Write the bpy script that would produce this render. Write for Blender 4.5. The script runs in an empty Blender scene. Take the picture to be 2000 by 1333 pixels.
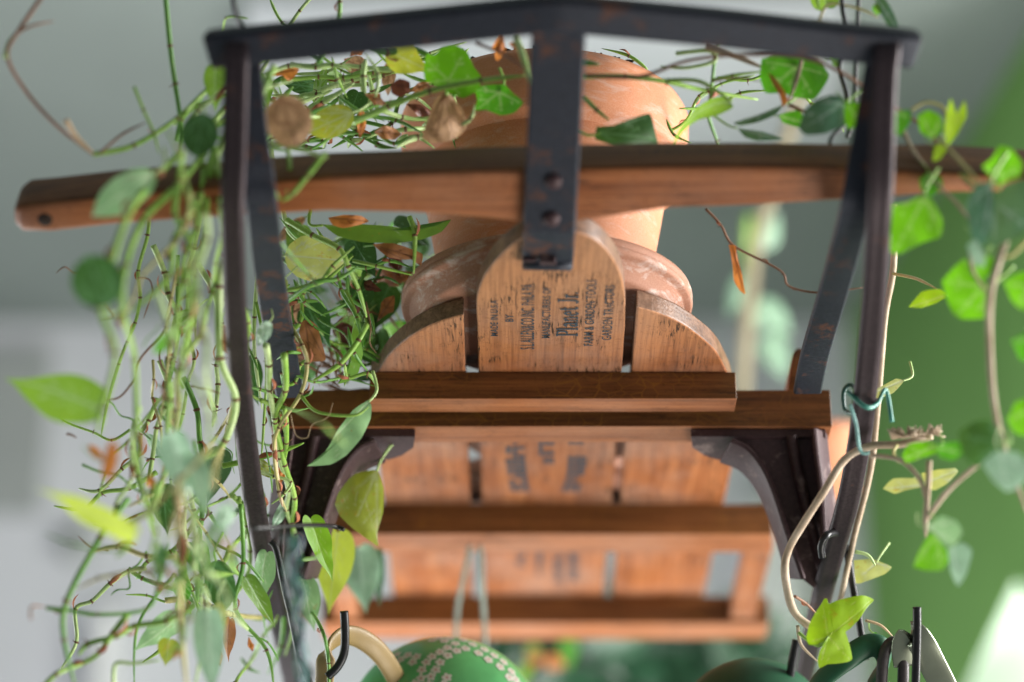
import bpy, bmesh, math, random
from mathutils import Vector, Matrix, noise
random.seed(7)
S = bpy.context.scene
COL = S.collection
# ------------------------------------------------------------------ camera
F = 5000.0; TH = math.radians(25)
cam_d = bpy.data.cameras.new("camera"); cam = bpy.data.objects.new("camera", cam_d)
COL.objects.link(cam); S.camera = cam
cam.location = (0, 0, 0); cam.rotation_euler = (math.radians(90)+TH, 0, 0)
cam_d.sensor_width = 36; cam_d.lens = 90; cam_d.clip_start = .05; cam_d.clip_end = 50
cam_d.dof.use_dof = True; cam_d.dof.focus_distance = 2.06; cam_d.dof.aperture_fstop = 1.65
# ------------------------------------------------------------------ world, lamps, exposure
W = bpy.data.worlds.new("World"); S.world = W; W.use_nodes = True
bg = W.node_tree.nodes["Background"]; bg.inputs[0].default_value = (.86, .94, 1.0, 1); bg.inputs[1].default_value = .21
S.view_settings.view_transform = 'Standard'; S.view_settings.look = 'None'
S.view_settings.gamma = 1; S.view_settings.exposure = 0; S.view_settings.use_curve_mapping = False
def area(name, loc, target, sx, sy, power, color):
    l = bpy.data.lights.new(name, 'AREA'); l.shape = 'RECTANGLE'; l.size = sx; l.size_y = sy
    l.energy = power; l.color = color
    o = bpy.data.objects.new(name, l); COL.objects.link(o); o.location = loc
    o.rotation_euler = (Vector(target)-Vector(loc)).to_track_quat('-Z', 'Y').to_euler()
area("window_light", (1.75, 2.05, 1.0), (.05, 1.9, .9), .8, 1.2, 94, (1, .985, .95))
area("floor_bounce_light", (1.35, 1.80, -.75), (.05, 1.85, .9), 1.2, 1.2, 44, (1, .95, .88))
area("far_room_light", (-.6, 2.9, -.2), (-.75, 4.6, 1.6), 1.2, 1.2, 23, (.95, .97, 1))
area("left_window_light", (-1.25, 2.75, .45), (-.25, 1.75, .85), .9, 1.2, 28, (.97, 1, 1))
area("green_wall_light", (-.1, 2.9, .0), (.80, 4.1, 1.5), .6, .6, 14, (1, 1, .95))

# ------------------------------------------------------------------ geometry helpers
FW = Vector((0, math.cos(TH), math.sin(TH))); UP = Vector((0, -math.sin(TH), math.cos(TH))); RT = Vector((1, 0, 0))
def at(px, py, d):
    return (FW + RT*((px-1000)/F) + UP*(-(py-666.5)/F))*d
def ray(px, py): return FW + RT*((px-1000)/F) + UP*(-(py-666.5)/F)
def onz(px, py, z):
    r = ray(px, py); return r*(z/r.z)
def onplane(px, py, p, n):
    r = ray(px, py); return r*(p.dot(n)/r.dot(n))
class MB:
    def __init__(s): s.v = []; s.f = []; s.m = []; s.sm = []; s.att = []
    def add(s, vs, fs, mi=0, smooth=True, att=None):
        o = len(s.v); s.v += [Vector(v) for v in vs]
        s.att += att if att else [0.0]*len(vs)
        for f in fs: s.f.append([o+i for i in f]); s.m.append(mi); s.sm.append(smooth)
        return s
    def prism(s, outline, vec, mi=0, mi_side=None, mi_far=None):
        n = len(outline); vs = list(outline)+[p+vec for p in outline]
        s.add(vs, [list(range(n))], mi, False)
        o = len(s.v)-2*n
        s.f.append([o+n+i for i in reversed(range(n))]); s.m.append(mi if mi_far is None else mi_far); s.sm.append(False)
        for i in range(n):
            j = (i+1) % n
            s.f.append([o+i, o+n+i, o+n+j, o+j]); s.m.append(mi if mi_side is None else mi_side); s.sm.append(False)
        return s
    def box(s, c, sx, sy, sz, mi=0):
        c = Vector(c); vs = [c+Vector((a*sx/2, b*sy/2, e*sz/2)) for e in (-1, 1) for b in (-1, 1) for a in (-1, 1)]
        return s.add(vs, [[0, 2, 3, 1], [4, 5, 7, 6], [0, 1, 5, 4], [2, 6, 7, 3], [0, 4, 6, 2], [1, 3, 7, 5]], mi, False)
    def tube(s, pts, r, n=8, mi=0, cap=True):
        N = len(pts); rr = r if isinstance(r, (list, tuple)) else [r]*N
        prev = None; vs = []
        for i in range(N):
            t = (pts[min(i+1, N-1)]-pts[max(i-1, 0)])
            t = t.normalized() if t.length > 1e-9 else Vector((0, 0, 1))
            a = prev if prev else (Vector((0, 1, 0)) if abs(t.y) < .8 else Vector((1, 0, 0)))
            u = (a - t*a.dot(t)).normalized(); prev = u; w = t.cross(u)
            for k in range(n):
                an = 2*math.pi*k/n; vs.append(pts[i]+(u*math.cos(an)+w*math.sin(an))*rr[i])
        fs = [[i*n+k, i*n+(k+1) % n, (i+1)*n+(k+1) % n, (i+1)*n+k] for i in range(N-1) for k in range(n)]
        if cap: fs += [list(reversed(range(n))), [(N-1)*n+k for k in range(n)]]
        return s.add(vs, fs, mi, True)
    def sweep(s, pts, side, sec, mi=0, scale=None, smooth=True):
        # sec: list of (a,b), a along side, b along normal
        N = len(pts); n = len(sec); vs = []
        for i in range(N):
            t = (pts[min(i+1, N-1)]-pts[max(i-1, 0)]).normalized()
            sd = side[i] if isinstance(side, list) else side
            sd = (sd - t*sd.dot(t)).normalized(); nn = sd.cross(t)
            k = scale[i] if scale else 1
            for a, b in sec: vs.append(pts[i]+sd*a*k+nn*b*k)
        fs = [[i*n+k, i*n+(k+1) % n, (i+1)*n+(k+1) % n, (i+1)*n+k] for i in range(N-1) for k in range(n)]
        fs += [list(reversed(range(n))), [(N-1)*n+k for k in range(n)]]
        return s.add(vs, fs, mi, smooth)
    def lathe(s, c, prof, n=64, mi=0, axis=None):
        vs = []; M = Matrix.Identity(3)
        if axis is not None: M = Vector((0, 0, 1)).rotation_difference(Vector(axis)).to_matrix()
        for r, z in prof:
            for k in range(n):
                a = 2*math.pi*k/n; vs.append(Vector(c)+M @ Vector((r*math.cos(a), r*math.sin(a), z)))
        fs = [[i*n+k, i*n+(k+1) % n, (i+1)*n+(k+1) % n, (i+1)*n+k] for i in range(len(prof)-1) for k in range(n)]
        return s.add(vs, fs, mi, True)
    def build(s, name, mats, parent=None, bevel=0, seg=2, recalc=True):
        me = bpy.data.meshes.new(name)
        off = Vector(parent.get('_base', (0, 0, 0))) if parent else Vector((0, 0, 0))
        me.from_pydata([v-off for v in s.v], [], s.f)
        if not isinstance(mats, (list, tuple)): mats = [mats]
        for m in mats: me.materials.append(m)
        me.polygons.foreach_set('material_index', s.m); me.polygons.foreach_set('use_smooth', s.sm)
        if any(s.att):
            A = me.attributes.new('vein', 'FLOAT', 'POINT'); A.data.foreach_set('value', s.att)
        me.update()
        if recalc:
            b = bmesh.new(); b.from_mesh(me); bmesh.ops.recalc_face_normals(b, faces=b.faces); b.to_mesh(me); b.free()
        o = bpy.data.objects.new(name, me); COL.objects.link(o)
        if parent:
            o.parent = parent; o['_base'] = tuple(off)
        if bevel:
            md = o.modifiers.new('bevel', 'BEVEL'); md.width = bevel; md.segments = seg; md.limit_method = 'ANGLE'; md.angle_limit = math.radians(40)
        return o
def thing(name, label, cat, base, group=None):
    o = bpy.data.objects.new(name, None); COL.objects.link(o); o.location = base; o.empty_display_size = .02
    o['_base'] = tuple(base); o['label'] = label; o['category'] = cat
    if group: o['group'] = group
    return o
def tag(o, label, cat, group=None):
    o['label'] = label; o['category'] = cat
    if group: o['group'] = group
    return o
def struct(o): o['kind'] = 'structure'; return o
def cr(pts, k=6):
    """Catmull-Rom through points"""
    out = []; n = len(pts)
    for i in range(n-1):
        p0 = pts[max(i-1, 0)]; p1 = pts[i]; p2 = pts[i+1]; p3 = pts[min(i+2, n-1)]
        for j in range(k):
            t = j/k
            out.append(.5*((2*p1)+(p2-p0)*t+(2*p0-5*p1+4*p2-p3)*t*t+(3*p1-p0-3*p2+p3)*t*t*t))
    out.append(pts[-1].copy()); return out
def pth(l, k=6): return cr([at(*p) for p in l], k)
def halfround(w, h, n=10):
    return [(w/2*math.cos(math.pi*k/n), -h*math.sin(math.pi*k/n)) for k in range(n+1)] + [(-w/2, h*.15), (w/2, h*.15)]
def flat(w, t, r=.0012):
    a, b = w/2, t/2
    return [(a-r, -b), (a, -b+r), (a, b-r), (a-r, b), (-a+r, b), (-a, b-r), (-a, -b+r), (-a+r, -b)]

# ------------------------------------------------------------------ materials
def mat(name):
    m = bpy.data.materials.new(name); m.use_nodes = True
    nt = m.node_tree; return m, nt, nt.nodes['Principled BSDF']
def N(nt, t, **kw):
    n = nt.nodes.new(t)
    for k, v in kw.items(): setattr(n, k, v)
    return n
def coords(nt, scale):
    tc = N(nt, 'ShaderNodeTexCoord'); mp = N(nt, 'ShaderNodeMapping'); mp.inputs['Scale'].default_value = scale
    nt.links.new(tc.outputs['Object'], mp.inputs['Vector']); return mp.outputs[0]
def noi(nt, vec, sc=1, det=4, rough=.5, dist=0):
    n = N(nt, 'ShaderNodeTexNoise'); n.inputs['Scale'].default_value = sc; n.inputs['Detail'].default_value = det
    n.inputs['Roughness'].default_value = rough; n.inputs['Distortion'].default_value = dist
    nt.links.new(vec, n.inputs['Vector']); return n.outputs['Fac']
def ramp(nt, fac, stops):
    r = N(nt, 'ShaderNodeValToRGB'); el = r.color_ramp.elements
    while len(el) < len(stops): el.new(.5)
    for e, (p, c) in zip(el, stops): e.position = p; e.color = (*c, 1) if len(c) == 3 else c
    nt.links.new(fac, r.inputs[0]); return r.outputs[0]
def mixc(nt, fac, a, b, mode='MIX'):
    m = N(nt, 'ShaderNodeMix', data_type='RGBA', blend_type=mode)
    for s, v in ((m.inputs[0], fac), (m.inputs[6], a), (m.inputs[7], b)):
        if isinstance(v, (int, float)): s.default_value = v
        elif isinstance(v, tuple): s.default_value = (*v, 1)
        else: nt.links.new(v, s)
    return m.outputs[2]
def bump(nt, fac, p, strength=.3, dist=.001):
    b = N(nt, 'ShaderNodeBump'); b.inputs['Strength'].default_value = strength; b.inputs['Distance'].default_value = dist
    nt.links.new(fac, b.inputs['Height']); nt.links.new(b.outputs[0], p.inputs['Normal'])
BK = (0, 0, 0); WT = (1, 1, 1)
def wood(name, light, mid, dark, axis='Y', rough=.55, cracks=.6, grey=.0, alligator=False, tip=False):
    m, nt, p = mat(name)
    def sc(a, b): return (b, a, b) if axis == 'Y' else (a, b, b)
    v1 = coords(nt, sc(3, 70)); g1 = noi(nt, v1, 1, 6, .6, .4)
    v2 = coords(nt, sc(12, 420)); g2 = noi(nt, v2, 1, 3, .6)
    base = ramp(nt, g1, [(.25, dark), (.45, mid), (.7, light)])
    fine = ramp(nt, g2, [(.36, (.55, .48, .44)), (.58, WT)])
    col = mixc(nt, .7, base, fine, 'MULTIPLY')
    v3 = coords(nt, (9, 9, 9)); big = noi(nt, v3, 1, 4, .6)
    col = mixc(nt, ramp(nt, big, [(.4, BK), (.7, (grey+.001,)*3)]), col, (.42, .36, .31))
    if tip:   # the exposed rounded ends are weathered grey
        tc = N(nt, 'ShaderNodeTexCoord'); sx = N(nt, 'ShaderNodeSeparateXYZ'); nt.links.new(tc.outputs['Object'], sx.inputs[0])
        ad = N(nt, 'ShaderNodeMath', operation='MULTIPLY_ADD'); nt.links.new(big, ad.inputs[0]); ad.inputs[1].default_value = .16; nt.links.new(sx.outputs[1], ad.inputs[2])
        mr = N(nt, 'ShaderNodeMapRange'); nt.links.new(ad.outputs[0], mr.inputs[0]); mr.inputs[1].default_value = -.10; mr.inputs[2].default_value = -.23; mr.inputs[3].default_value = 0; mr.inputs[4].default_value = .62
        col = mixc(nt, mr.outputs[0], col, mixc(nt, fine, (.17, .09, .05), (.54, .29, .155)))
    v4 = coords(nt, sc(45, 500)); ck = noi(nt, v4, 1, 4, .7, .6)
    patch = ramp(nt, noi(nt, coords(nt, (22, 22, 22)), 1, 2), [(.48, BK), (.62, WT)])
    ckm = mixc(nt, 1.0, ramp(nt, ck, [(.40, (cracks,)*3), (.455, BK)]), patch, 'MULTIPLY')
    col = mixc(nt, ckm, col, (.035, .018, .010))
    sm = ramp(nt, noi(nt, coords(nt, (260, 260, 260)), 1, 3, .7), [(.55, BK), (.72, (.45,)*3)])
    col = mixc(nt, sm, col, tuple(c*.35 for c in mid))
    if alligator:
        vo = N(nt, 'ShaderNodeTexVoronoi', feature='DISTANCE_TO_EDGE'); nt.links.new(coords(nt, (75, 110, 110)), vo.inputs['Vector']); vo.inputs['Scale'].default_value = 1
        e = ramp(nt, vo.outputs['Distance'], [(0, (.75,)*3), (.05, BK)])
        em = mixc(nt, 1.0, e, ramp(nt, noi(nt, coords(nt, (14, 14, 14)), 1, 2), [(.45, BK), (.6, WT)]), 'MULTIPLY')
        col = mixc(nt, em, col, (.26, .12, .03))
    oi = N(nt, 'ShaderNodeObjectInfo'); hs = N(nt, 'ShaderNodeHueSaturation'); mr2 = N(nt, 'ShaderNodeMapRange')
    nt.links.new(oi.outputs['Random'], mr2.inputs[0]); mr2.inputs[3].default_value = .86; mr2.inputs[4].default_value = 1.10
    nt.links.new(mr2.outputs[0], hs.inputs['Value']); nt.links.new(col, hs.inputs['Color']); hs.inputs['Saturation'].default_value = 1.06
    nt.links.new(hs.outputs[0], p.inputs['Base Color']); p.inputs['Roughness'].default_value = rough
    p.inputs['Specular IOR Level'].default_value = .28
    bump(nt, g2, p, .35, .0008); return m
M = {}
M['raw'] = wood('underside_wood', (.46, .185, .080), (.355, .125, .050), (.20, .068, .028), 'Y', .5, .95, .35, tip=True)
M['raw_x'] = wood('bar_underside_wood', (.46, .190, .088), (.36, .132, .055), (.19, .070, .032), 'X', .5, .7, .15)
M['varn'] = wood('dark_varnished_wood', (.25, .105, .040), (.155, .064, .025), (.06, .026, .012), 'X', .5, .6, .0, True)
M['edge'] = wood('worn_board_edge_wood', (.30, .17, .11), (.17, .09, .055), (.06, .03, .02), 'X', .34, .5, .2)
def metal(name, base, rust, amt, rough=.42, metallic=.35):
    m, nt, p = mat(name)
    n1 = noi(nt, coords(nt, (28, 28, 28)), 1, 6, .72); n2 = noi(nt, coords(nt, (350, 350, 350)), 1, 3)
    mm = ramp(nt, n1, [(amt, BK), (amt+.07, WT)])
    mm = mixc(nt, 1.0, mm, ramp(nt, n2, [(.35, (.2,)*3), (.6, WT)]), 'MULTIPLY')
    b = mixc(nt, ramp(nt, n2, [(.3, BK), (.8, WT)]), base, tuple(c*1.7 for c in base))
    nt.links.new(mixc(nt, mm, b, rust), p.inputs['Base Color'])
    rr = N(nt, 'ShaderNodeMapRange'); nt.links.new(mm, rr.inputs[0]); rr.inputs[3].default_value = rough; rr.inputs[4].default_value = .8
    nt.links.new(rr.outputs[0], p.inputs['Roughness']); p.inputs['Metallic'].default_value = metallic; p.inputs['Specular IOR Level'].default_value = .3
    bump(nt, n2, p, .25, .0006); return m
M['iron'] = metal('black_painted_iron', (.022, .025, .034), (.12, .052, .032), .545, .52, .25)
M['runner'] = metal('brown_black_steel', (.036, .026, .029), (.10, .05, .04), .60, .42, .4)
M['cast'] = metal('dusty_cast_iron', (.045, .024, .026), (.22, .16, .15), .56, .5, .1)
M['black'] = metal('black_coated_wire', (.012, .012, .013), (.05, .04, .035), .8, .3, .1)
def terra(name, base, lime):
    m, nt, p = mat(name)
    a = noi(nt, coords(nt, (18, 18, 30)), 1, 5, .6)
    c = ramp(nt, a, [(.3, tuple(x*.8 for x in base)), (.65, base)])
    c = mixc(nt, ramp(nt, noi(nt, coords(nt, (900, 900, 900)), 1, 2), [(.4, BK), (.7, (.18,)*3)]), c, (.75, .45, .3))
    l = ramp(nt, noi(nt, coords(nt, (30, 30, 110)), 1, 7, .75, .5), [(.52, BK), (.66, (lime,)*3)])
    c = mixc(nt, l, c, (.62, .56, .52))
    nt.links.new(c, p.inputs['Base Color']); p.inputs['Roughness'].default_value = .72
    bump(nt, a, p, .3, .001); return m
M['pot'] = terra('terracotta', (.58, .22, .10), .30)
M['saucer'] = terra('limescaled_terracotta', (.34, .15, .09), .6)
def plain(name, c, rough=.6, scale=40, var=.25, metallic=0, coat=0):
    m, nt, p = mat(name)
    a = noi(nt, coords(nt, (scale,)*3), 1, 5, .6)
    nt.links.new(ramp(nt, a, [(.3, tuple(x*(1-var) for x in c)), (.7, tuple(min(1, x*(1+var*.5)) for x in c))]), p.inputs['Base Color'])
    p.inputs['Roughness'].default_value = rough; p.inputs['Metallic'].default_value = metallic; p.inputs['Coat Weight'].default_value = coat
    return m
M['soil'] = plain('potting_soil', (.035, .020, .013), .95, 300, .7)
M['ink'] = None
def ink():
    m, nt, p = mat('worn_stencil_ink')
    p.inputs['Base Color'].default_value = (.030, .048, .065, 1); p.inputs['Roughness'].default_value = .7
    t = N(nt, 'ShaderNodeBsdfTransparent'); mx = N(nt, 'ShaderNodeMixShader')
    n1 = noi(nt, coords(nt, (500, 90, 500)), 1, 4, .7); n2 = noi(nt, coords(nt, (60, 60, 60)), 1, 2)
    s = N(nt, 'ShaderNodeMath', operation='ADD'); nt.links.new(n1, s.inputs[0]); nt.links.new(n2, s.inputs[1])
    nt.links.new(ramp(nt, s.outputs[0], [(.80, (.12,)*3), (.96, (.92,)*3)]) , mx.inputs[0])
    # fac 0 -> transparent, 1 -> ink
    r = mx.inputs[0].links[0].from_node
    r.color_ramp.elements[0].position = .31; r.color_ramp.elements[1].position = .43
    h = N(nt, 'ShaderNodeMath', operation='MULTIPLY'); h.inputs[1].default_value = .5
    nt.links.new(s.outputs[0], h.inputs[0]); nt.links.new(h.outputs[0], r.inputs[0])
    nt.links.new(t.outputs[0], mx.inputs[1]); nt.links.new(p.outputs[0], mx.inputs[2])
    nt.links.new(mx.outputs[0], nt.nodes['Material Output'].inputs[0]); return m
M['ink'] = ink()
def leafm(name, c, vein=(.45, .6, .3), rough=.38, trans=.45, tcol=None, spots=0, spotc=(.35, .18, .04)):
    m, nt, p = mat(name)
    a = noi(nt, coords(nt, (45, 45, 45)), 1, 4, .6)
    col = ramp(nt, a, [(.3, tuple(x*.72 for x in c)), (.7, tuple(min(1, x*1.2) for x in c))])
    if spots:
        sp = ramp(nt, noi(nt, coords(nt, (130, 130, 130)), 1, 3, .6), [(.66-spots*.1, BK), (.72-spots*.1, WT)])
        col = mixc(nt, sp, col, spotc)
    at_ = N(nt, 'ShaderNodeAttribute', attribute_name='vein')
    vf = N(nt, 'ShaderNodeMath', operation='MULTIPLY'); vf.inputs[1].default_value = .95; nt.links.new(at_.outputs['Fac'], vf.inputs[0])
    col = mixc(nt, vf.outputs[0], col, vein)
    nt.links.new(col, p.inputs['Base Color']); p.inputs['Roughness'].default_value = rough
    t = N(nt, 'ShaderNodeBsdfTranslucent'); tc = tcol or (min(1, c[0]*2.3+.03), min(1, c[1]*1.9), c[2]*.8)
    nt.links.new(mixc(nt, vf.outputs[0], mixc(nt, a, tuple(x*.8 for x in tc), tc), tuple(x*.9 for x in vein)), t.inputs[0])
    mx = N(nt, 'ShaderNodeMixShader'); mx.inputs[0].default_value = trans
    nt.links.new(p.outputs[0], mx.inputs[1]); nt.links.new(t.outputs[0], mx.inputs[2])
    nt.links.new(mx.outputs[0], nt.nodes['Material Output'].inputs[0])
    bump(nt, at_.outputs['Fac'], p, .5, .0006); return m
L = {
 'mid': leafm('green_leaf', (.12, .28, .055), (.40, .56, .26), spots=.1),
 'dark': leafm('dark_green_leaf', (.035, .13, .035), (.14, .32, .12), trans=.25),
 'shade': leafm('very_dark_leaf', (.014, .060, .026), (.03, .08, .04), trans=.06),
 'mint': leafm('pale_green_leaf', (.30, .50, .24), (.58, .72, .45), .28, .3, spots=.1, tcol=(.40, .70, .32)),
 'lime': leafm('lime_leaf', (.22, .44, .03), (.38, .6, .12), trans=.5, tcol=(.30, .62, .02)),
 'olive': leafm('olive_leaf', (.24, .32, .06), (.5, .55, .25), spots=.6),
 'pale': leafm('faded_leaf', (.45, .52, .24), (.62, .66, .42), .45, .35, spots=.3),
 'yellow': leafm('yellowing_leaf', (.52, .62, .06), (.6, .7, .2), trans=.5, tcol=(.7, .85, .1)),
 'blue': leafm('blue_green_leaf', (.08, .20, .12), (.35, .48, .38), .22, .12),
 'frost': leafm('pale_glossy_leaf', (.34, .54, .38), (.55, .72, .56), .18, .25, tcol=(.42, .66, .42)),
 'ivy': leafm('ivy_leaf', (.08, .30, .03), (.38, .60, .20),   .35, .5, spots=.1, tcol=(.12, .47, .015)),
 'ivybright': leafm('bright_ivy_leaf', (.16, .42, .02), (.42, .66, .18), .4, .55, tcol=(.20, .60, .01)),
 'ivylime': leafm('lime_ivy_leaf', (.30, .50, .02), (.48, .62, .10), .42, .55, tcol=(.42, .68, .015), spots=.4, spotc=(.42, .30, .02)),
 'dead': leafm('dry_brown_leaf', (.36, .16, .07), (.22, .09, .04), .6, .35, (.65, .25, .08), .4, (.16, .07, .03)),
 'tan': leafm('dry_tan_leaf', (.48, .28, .15), (.28, .13, .06), .65, .3, (.7, .4, .2), .3, (.2, .09, .04)),
 'orange': leafm('orange_dry_leaf', (.55, .19, .05), (.3, .1, .03), .55, .4, (.9, .32, .06)),
 'red': leafm('red_brown_leaf', (.17, .05, .03), (.1, .03, .02), .45, .2, (.3, .08, .04)),
}
def stemm(name, a, b, rough=.42):
    m, nt, p = mat(name)
    n = noi(nt, coords(nt, (38, 38, 38)), 1, 4, .6)
    c = ramp(nt, n, [(.32, a), (.66, b)])
    s = ramp(nt, noi(nt, coords(nt, (700, 700, 200)), 1, 2), [(.5, BK), (.7, (.3,)*3)])
    nt.links.new(mixc(nt, s, c, tuple(x*.5 for x in a)), p.inputs['Base Color'])
    p.inputs['Roughness'].default_value = rough; p.inputs['Subsurface Weight'].default_value = .0
    bump(nt, n, p, .2, .0005); return m
ST = {
 'g': stemm('green_stem', (.20, .40, .045), (.36, .56, .12)),
 'dg': stemm('dark_green_stem', (.08, .25, .035), (.19, .40, .07)),
 'p': stemm('pale_green_stem', (.36, .54, .16), (.54, .68, .32)),
 'y': stemm('straw_stem', (.45, .42, .13), (.58, .50, .24)),
 'b': stemm('brown_stem', (.16, .07, .035), (.27, .13, .07), .65),
 't': stemm('woody_beige_stem', (.36, .26, .17), (.56, .45, .34), .8),
 'y2': stemm('dull_woody_stem', (.20, .17, .10), (.30, .26, .17), .8),
 'pk': stemm('straw_pink_stem', (.56, .38, .22), (.66, .48, .30)),
}
M['node'] = plain('brown_node', (.17, .085, .04), .8, 300, .5)
M['sheath'] = plain('orange_brown_sheath', (.40, .13, .06), .7, 200, .4)

# ------------------------------------------------------------------ the setting
ZC = 2.186; YB = 4.6
mc = plain('grey_ceiling_paint', (.195, .225, .212), .8, 2, .12)
mw = plain('pale_grey_wall_paint', (.56, .57, .60), .8, 1.5, .10)
mg = plain('green_wall_paint', (.15, .32, .075), .8, 2, .12)
mwh = plain('white_gloss_paint', (.80, .80, .80), .6, 3, .05)
b = MB(); b.box((-.6, 2.6, ZC+.05), 8, 6.4, .1); struct(b.build('ceiling', mc))
b = MB(); b.box((-2.15, YB+.05, .4), 5.7, .1, 3.57); struct(b.build('wall', mw))
cor = Vector((.672, YB, 0)); e2 = Vector((.672+.150*1.4, YB-1.4, 0))
b = MB(); o4 = [Vector((cor.x, cor.y, -1.4)), Vector((e2.x, e2.y, -1.4)), Vector((e2.x, e2.y, ZC)), Vector((cor.x, cor.y, ZC))]
b.prism(o4, Vector((.1, .015, 0))); gw = b.build('green_wall', mg); struct(gw)
# pale flat panel just under the ceiling, behind the pot
b = MB(); q = [onz(480, 20, ZC-.03), onz(1650, 20, ZC-.03), onz(1650, 330, ZC-.03), onz(480, 330, ZC-.03)]
b.prism(q, Vector((0, 0, .026))); o = b.build('ceiling_panel', plain('pale_panel', (.40, .42, .44), .8, 3, .08)); struct(o)
# picture rail, casing and dark round knob on the far wall
def yb(px, py, y): r = ray(px, py); return r*(y/r.y)
def wallbox(name, x0, x1, y0, y1, m, label, cat, t=.04):
    b = MB(); a = yb(x0, y1, YB-.002); c = yb(x1, y0, YB-.002)
    b.box(((a.x+c.x)/2, YB-.002-t/2, (a.z+c.z)/2), abs(c.x-a.x), t, abs(c.z-a.z)); return tag(b.build(name, m, bevel=.005), label, cat)
mgr = plain('grey_paint', (.30, .32, .31), .7, 2, .15)
wallbox('wall_panel', -260, 105, 700, 1010, mgr, 'blurred grey panel on the pale wall at the left edge', 'panel')
wallbox('window_blind', 168, 235, 1215, 1700, mwh, 'blurred white upright strip on the pale wall at lower left', 'blind', .08)
wallbox('door_casing', 1500, 1560, 1000, 2200, mwh, 'blurred white casing upright behind the sled on the right', 'door casing', .06)
b = MB(); c = yb(152, 1068, YB-.002); b.lathe(c, [(.001, .05), (.022, .045), (.032, .02), (.032, .0)], 24, axis=(0, -1, 0))
tag(b.build('wall_knob', mgr), 'blurred dark round knob on the pale wall', 'knob')
def cone_mat():
    m, nt, p = mat('white_cone_paper'); p.inputs['Base Color'].default_value = (.88, .92, .86, 1); p.inputs['Roughness'].default_value = .8
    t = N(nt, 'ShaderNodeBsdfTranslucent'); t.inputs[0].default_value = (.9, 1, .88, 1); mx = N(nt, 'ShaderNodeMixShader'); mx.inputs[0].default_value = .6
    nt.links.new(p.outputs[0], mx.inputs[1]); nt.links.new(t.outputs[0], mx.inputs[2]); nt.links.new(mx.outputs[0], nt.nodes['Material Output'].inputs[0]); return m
sl = bpy.data.lights.new('cone_fill_light', 'POINT'); sl.energy = 4; sl.shadow_soft_size = .04  # unseen lamp added inside the cone to brighten it
so = bpy.data.objects.new('cone_fill_light', sl); COL.objects.link(so); so.location = at(2010, 1330, 3.5)
# added white cone standing in for the wedge of light on the green wall
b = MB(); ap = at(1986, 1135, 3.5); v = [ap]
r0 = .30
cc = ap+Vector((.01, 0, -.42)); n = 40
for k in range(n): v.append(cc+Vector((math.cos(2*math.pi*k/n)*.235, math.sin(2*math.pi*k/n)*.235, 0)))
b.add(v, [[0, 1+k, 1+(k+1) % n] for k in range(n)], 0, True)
o = b.build('wedge_cone', cone_mat()); tag(o, 'added white cone, blurred, standing in for a wedge of light on the green wall at lower right', 'shade')
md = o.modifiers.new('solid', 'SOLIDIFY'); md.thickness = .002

# ------------------------------------------------------------------ the sled
ZD = .875            # underside of the deck
BT = .016            # board thickness
sled = thing('wooden_sled', 'old wooden sled with black steel runners hung overhead as a rack, seen from below', 'sled', (.034, 2.1, ZD-.14))
def board(xs_px_outline, name='deck_board'):
    b = MB(); b.prism(xs_px_outline, Vector((0, 0, BT)), 0, 1, 0); return b.build(name, [M['raw'], M['edge']], sled, .0018, 3)
YE = 2.52
def zpts(l): return [onz(x, y, ZD) for x, y in l]
# centre board with rounded tip
tip = [(932, 640), (930, 590), (938, 556), (956, 524), (985, 492), (1020, 466), (1065, 450), (1100, 449), (1140, 458), (1172, 476), (1198, 506), (1214, 540), (1221, 580), (1221, 640)]
tp = cr(zpts(tip), 4)
cb = board([Vector((-.0285, YE, ZD))]+tp+[Vector((.0945, YE, ZD))])
lt = cr(zpts([(742, 722), (757, 697), (785, 670), (820, 646), (860, 628), (906, 615)]), 4)
lb = board([Vector((-.123, YE, ZD))]+[Vector((-.118, 1.95, ZD))]+lt+[Vector((-.040, YE, ZD))])
rt = cr(zpts([(1243, 600), (1285, 612), (1330, 632), (1372, 662), (1402, 692), (1426, 740)]), 4)
rb = board([Vector((.1035, YE, ZD))]+rt+[Vector((.199, 2.05, ZD)), Vector((.197, YE, ZD))])
def bar(x0, x1, y0, y1, z0, z1, name='crossbar', taper=True, bev=.0025):
    b = MB(); xs = [x0, x0+.0005]+[x0+(x1-x0)*k/12 for k in range(1, 12)]+[x1-.0005, x1]
    pr = []
    for x in xs:
        w = .0008*noise.noise(Vector((x*9, y0*7, 0)))
        pr.append([Vector((x, y0+w, z0+w)), Vector((x, y1, z0+w*.5)), Vector((x, y1, z1)), Vector((x, y0+w, z1))])
    vs = [p for r in pr for p in r]; o = len(vs)
    b.add(vs, [])
    for i in range(len(xs)-1):
        for k in range(4):
            b.f.append([i*4+k, i*4+(k+1) % 4, (i+1)*4+(k+1) % 4, (i+1)*4+k]); b.m.append(0 if k == 0 else 1); b.sm.append(False)
    b.f.append([3, 2, 1, 0]); b.m.append(2); b.sm.append(False)
    e = (len(xs)-1)*4; b.f.append([e, e+1, e+2, e+3]); b.m.append(2); b.sm.append(False)
    return b.build(name, [M['raw_x'], M['varn'], M['edge']], sled, bev, 3)
bar(-.118, .1855, 1.936, 1.963, .850, ZD-.0005)                 # short near bar
bar(-.202, .268, 1.973, 2.007, .841, ZD-.0005)                  # long bar on the brackets
bar(-.175, .243, 2.237, 2.285, .8445, ZD-.0005)
bar(-.195, .263, 2.495, 2.545, .8445, ZD-.0005)
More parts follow.
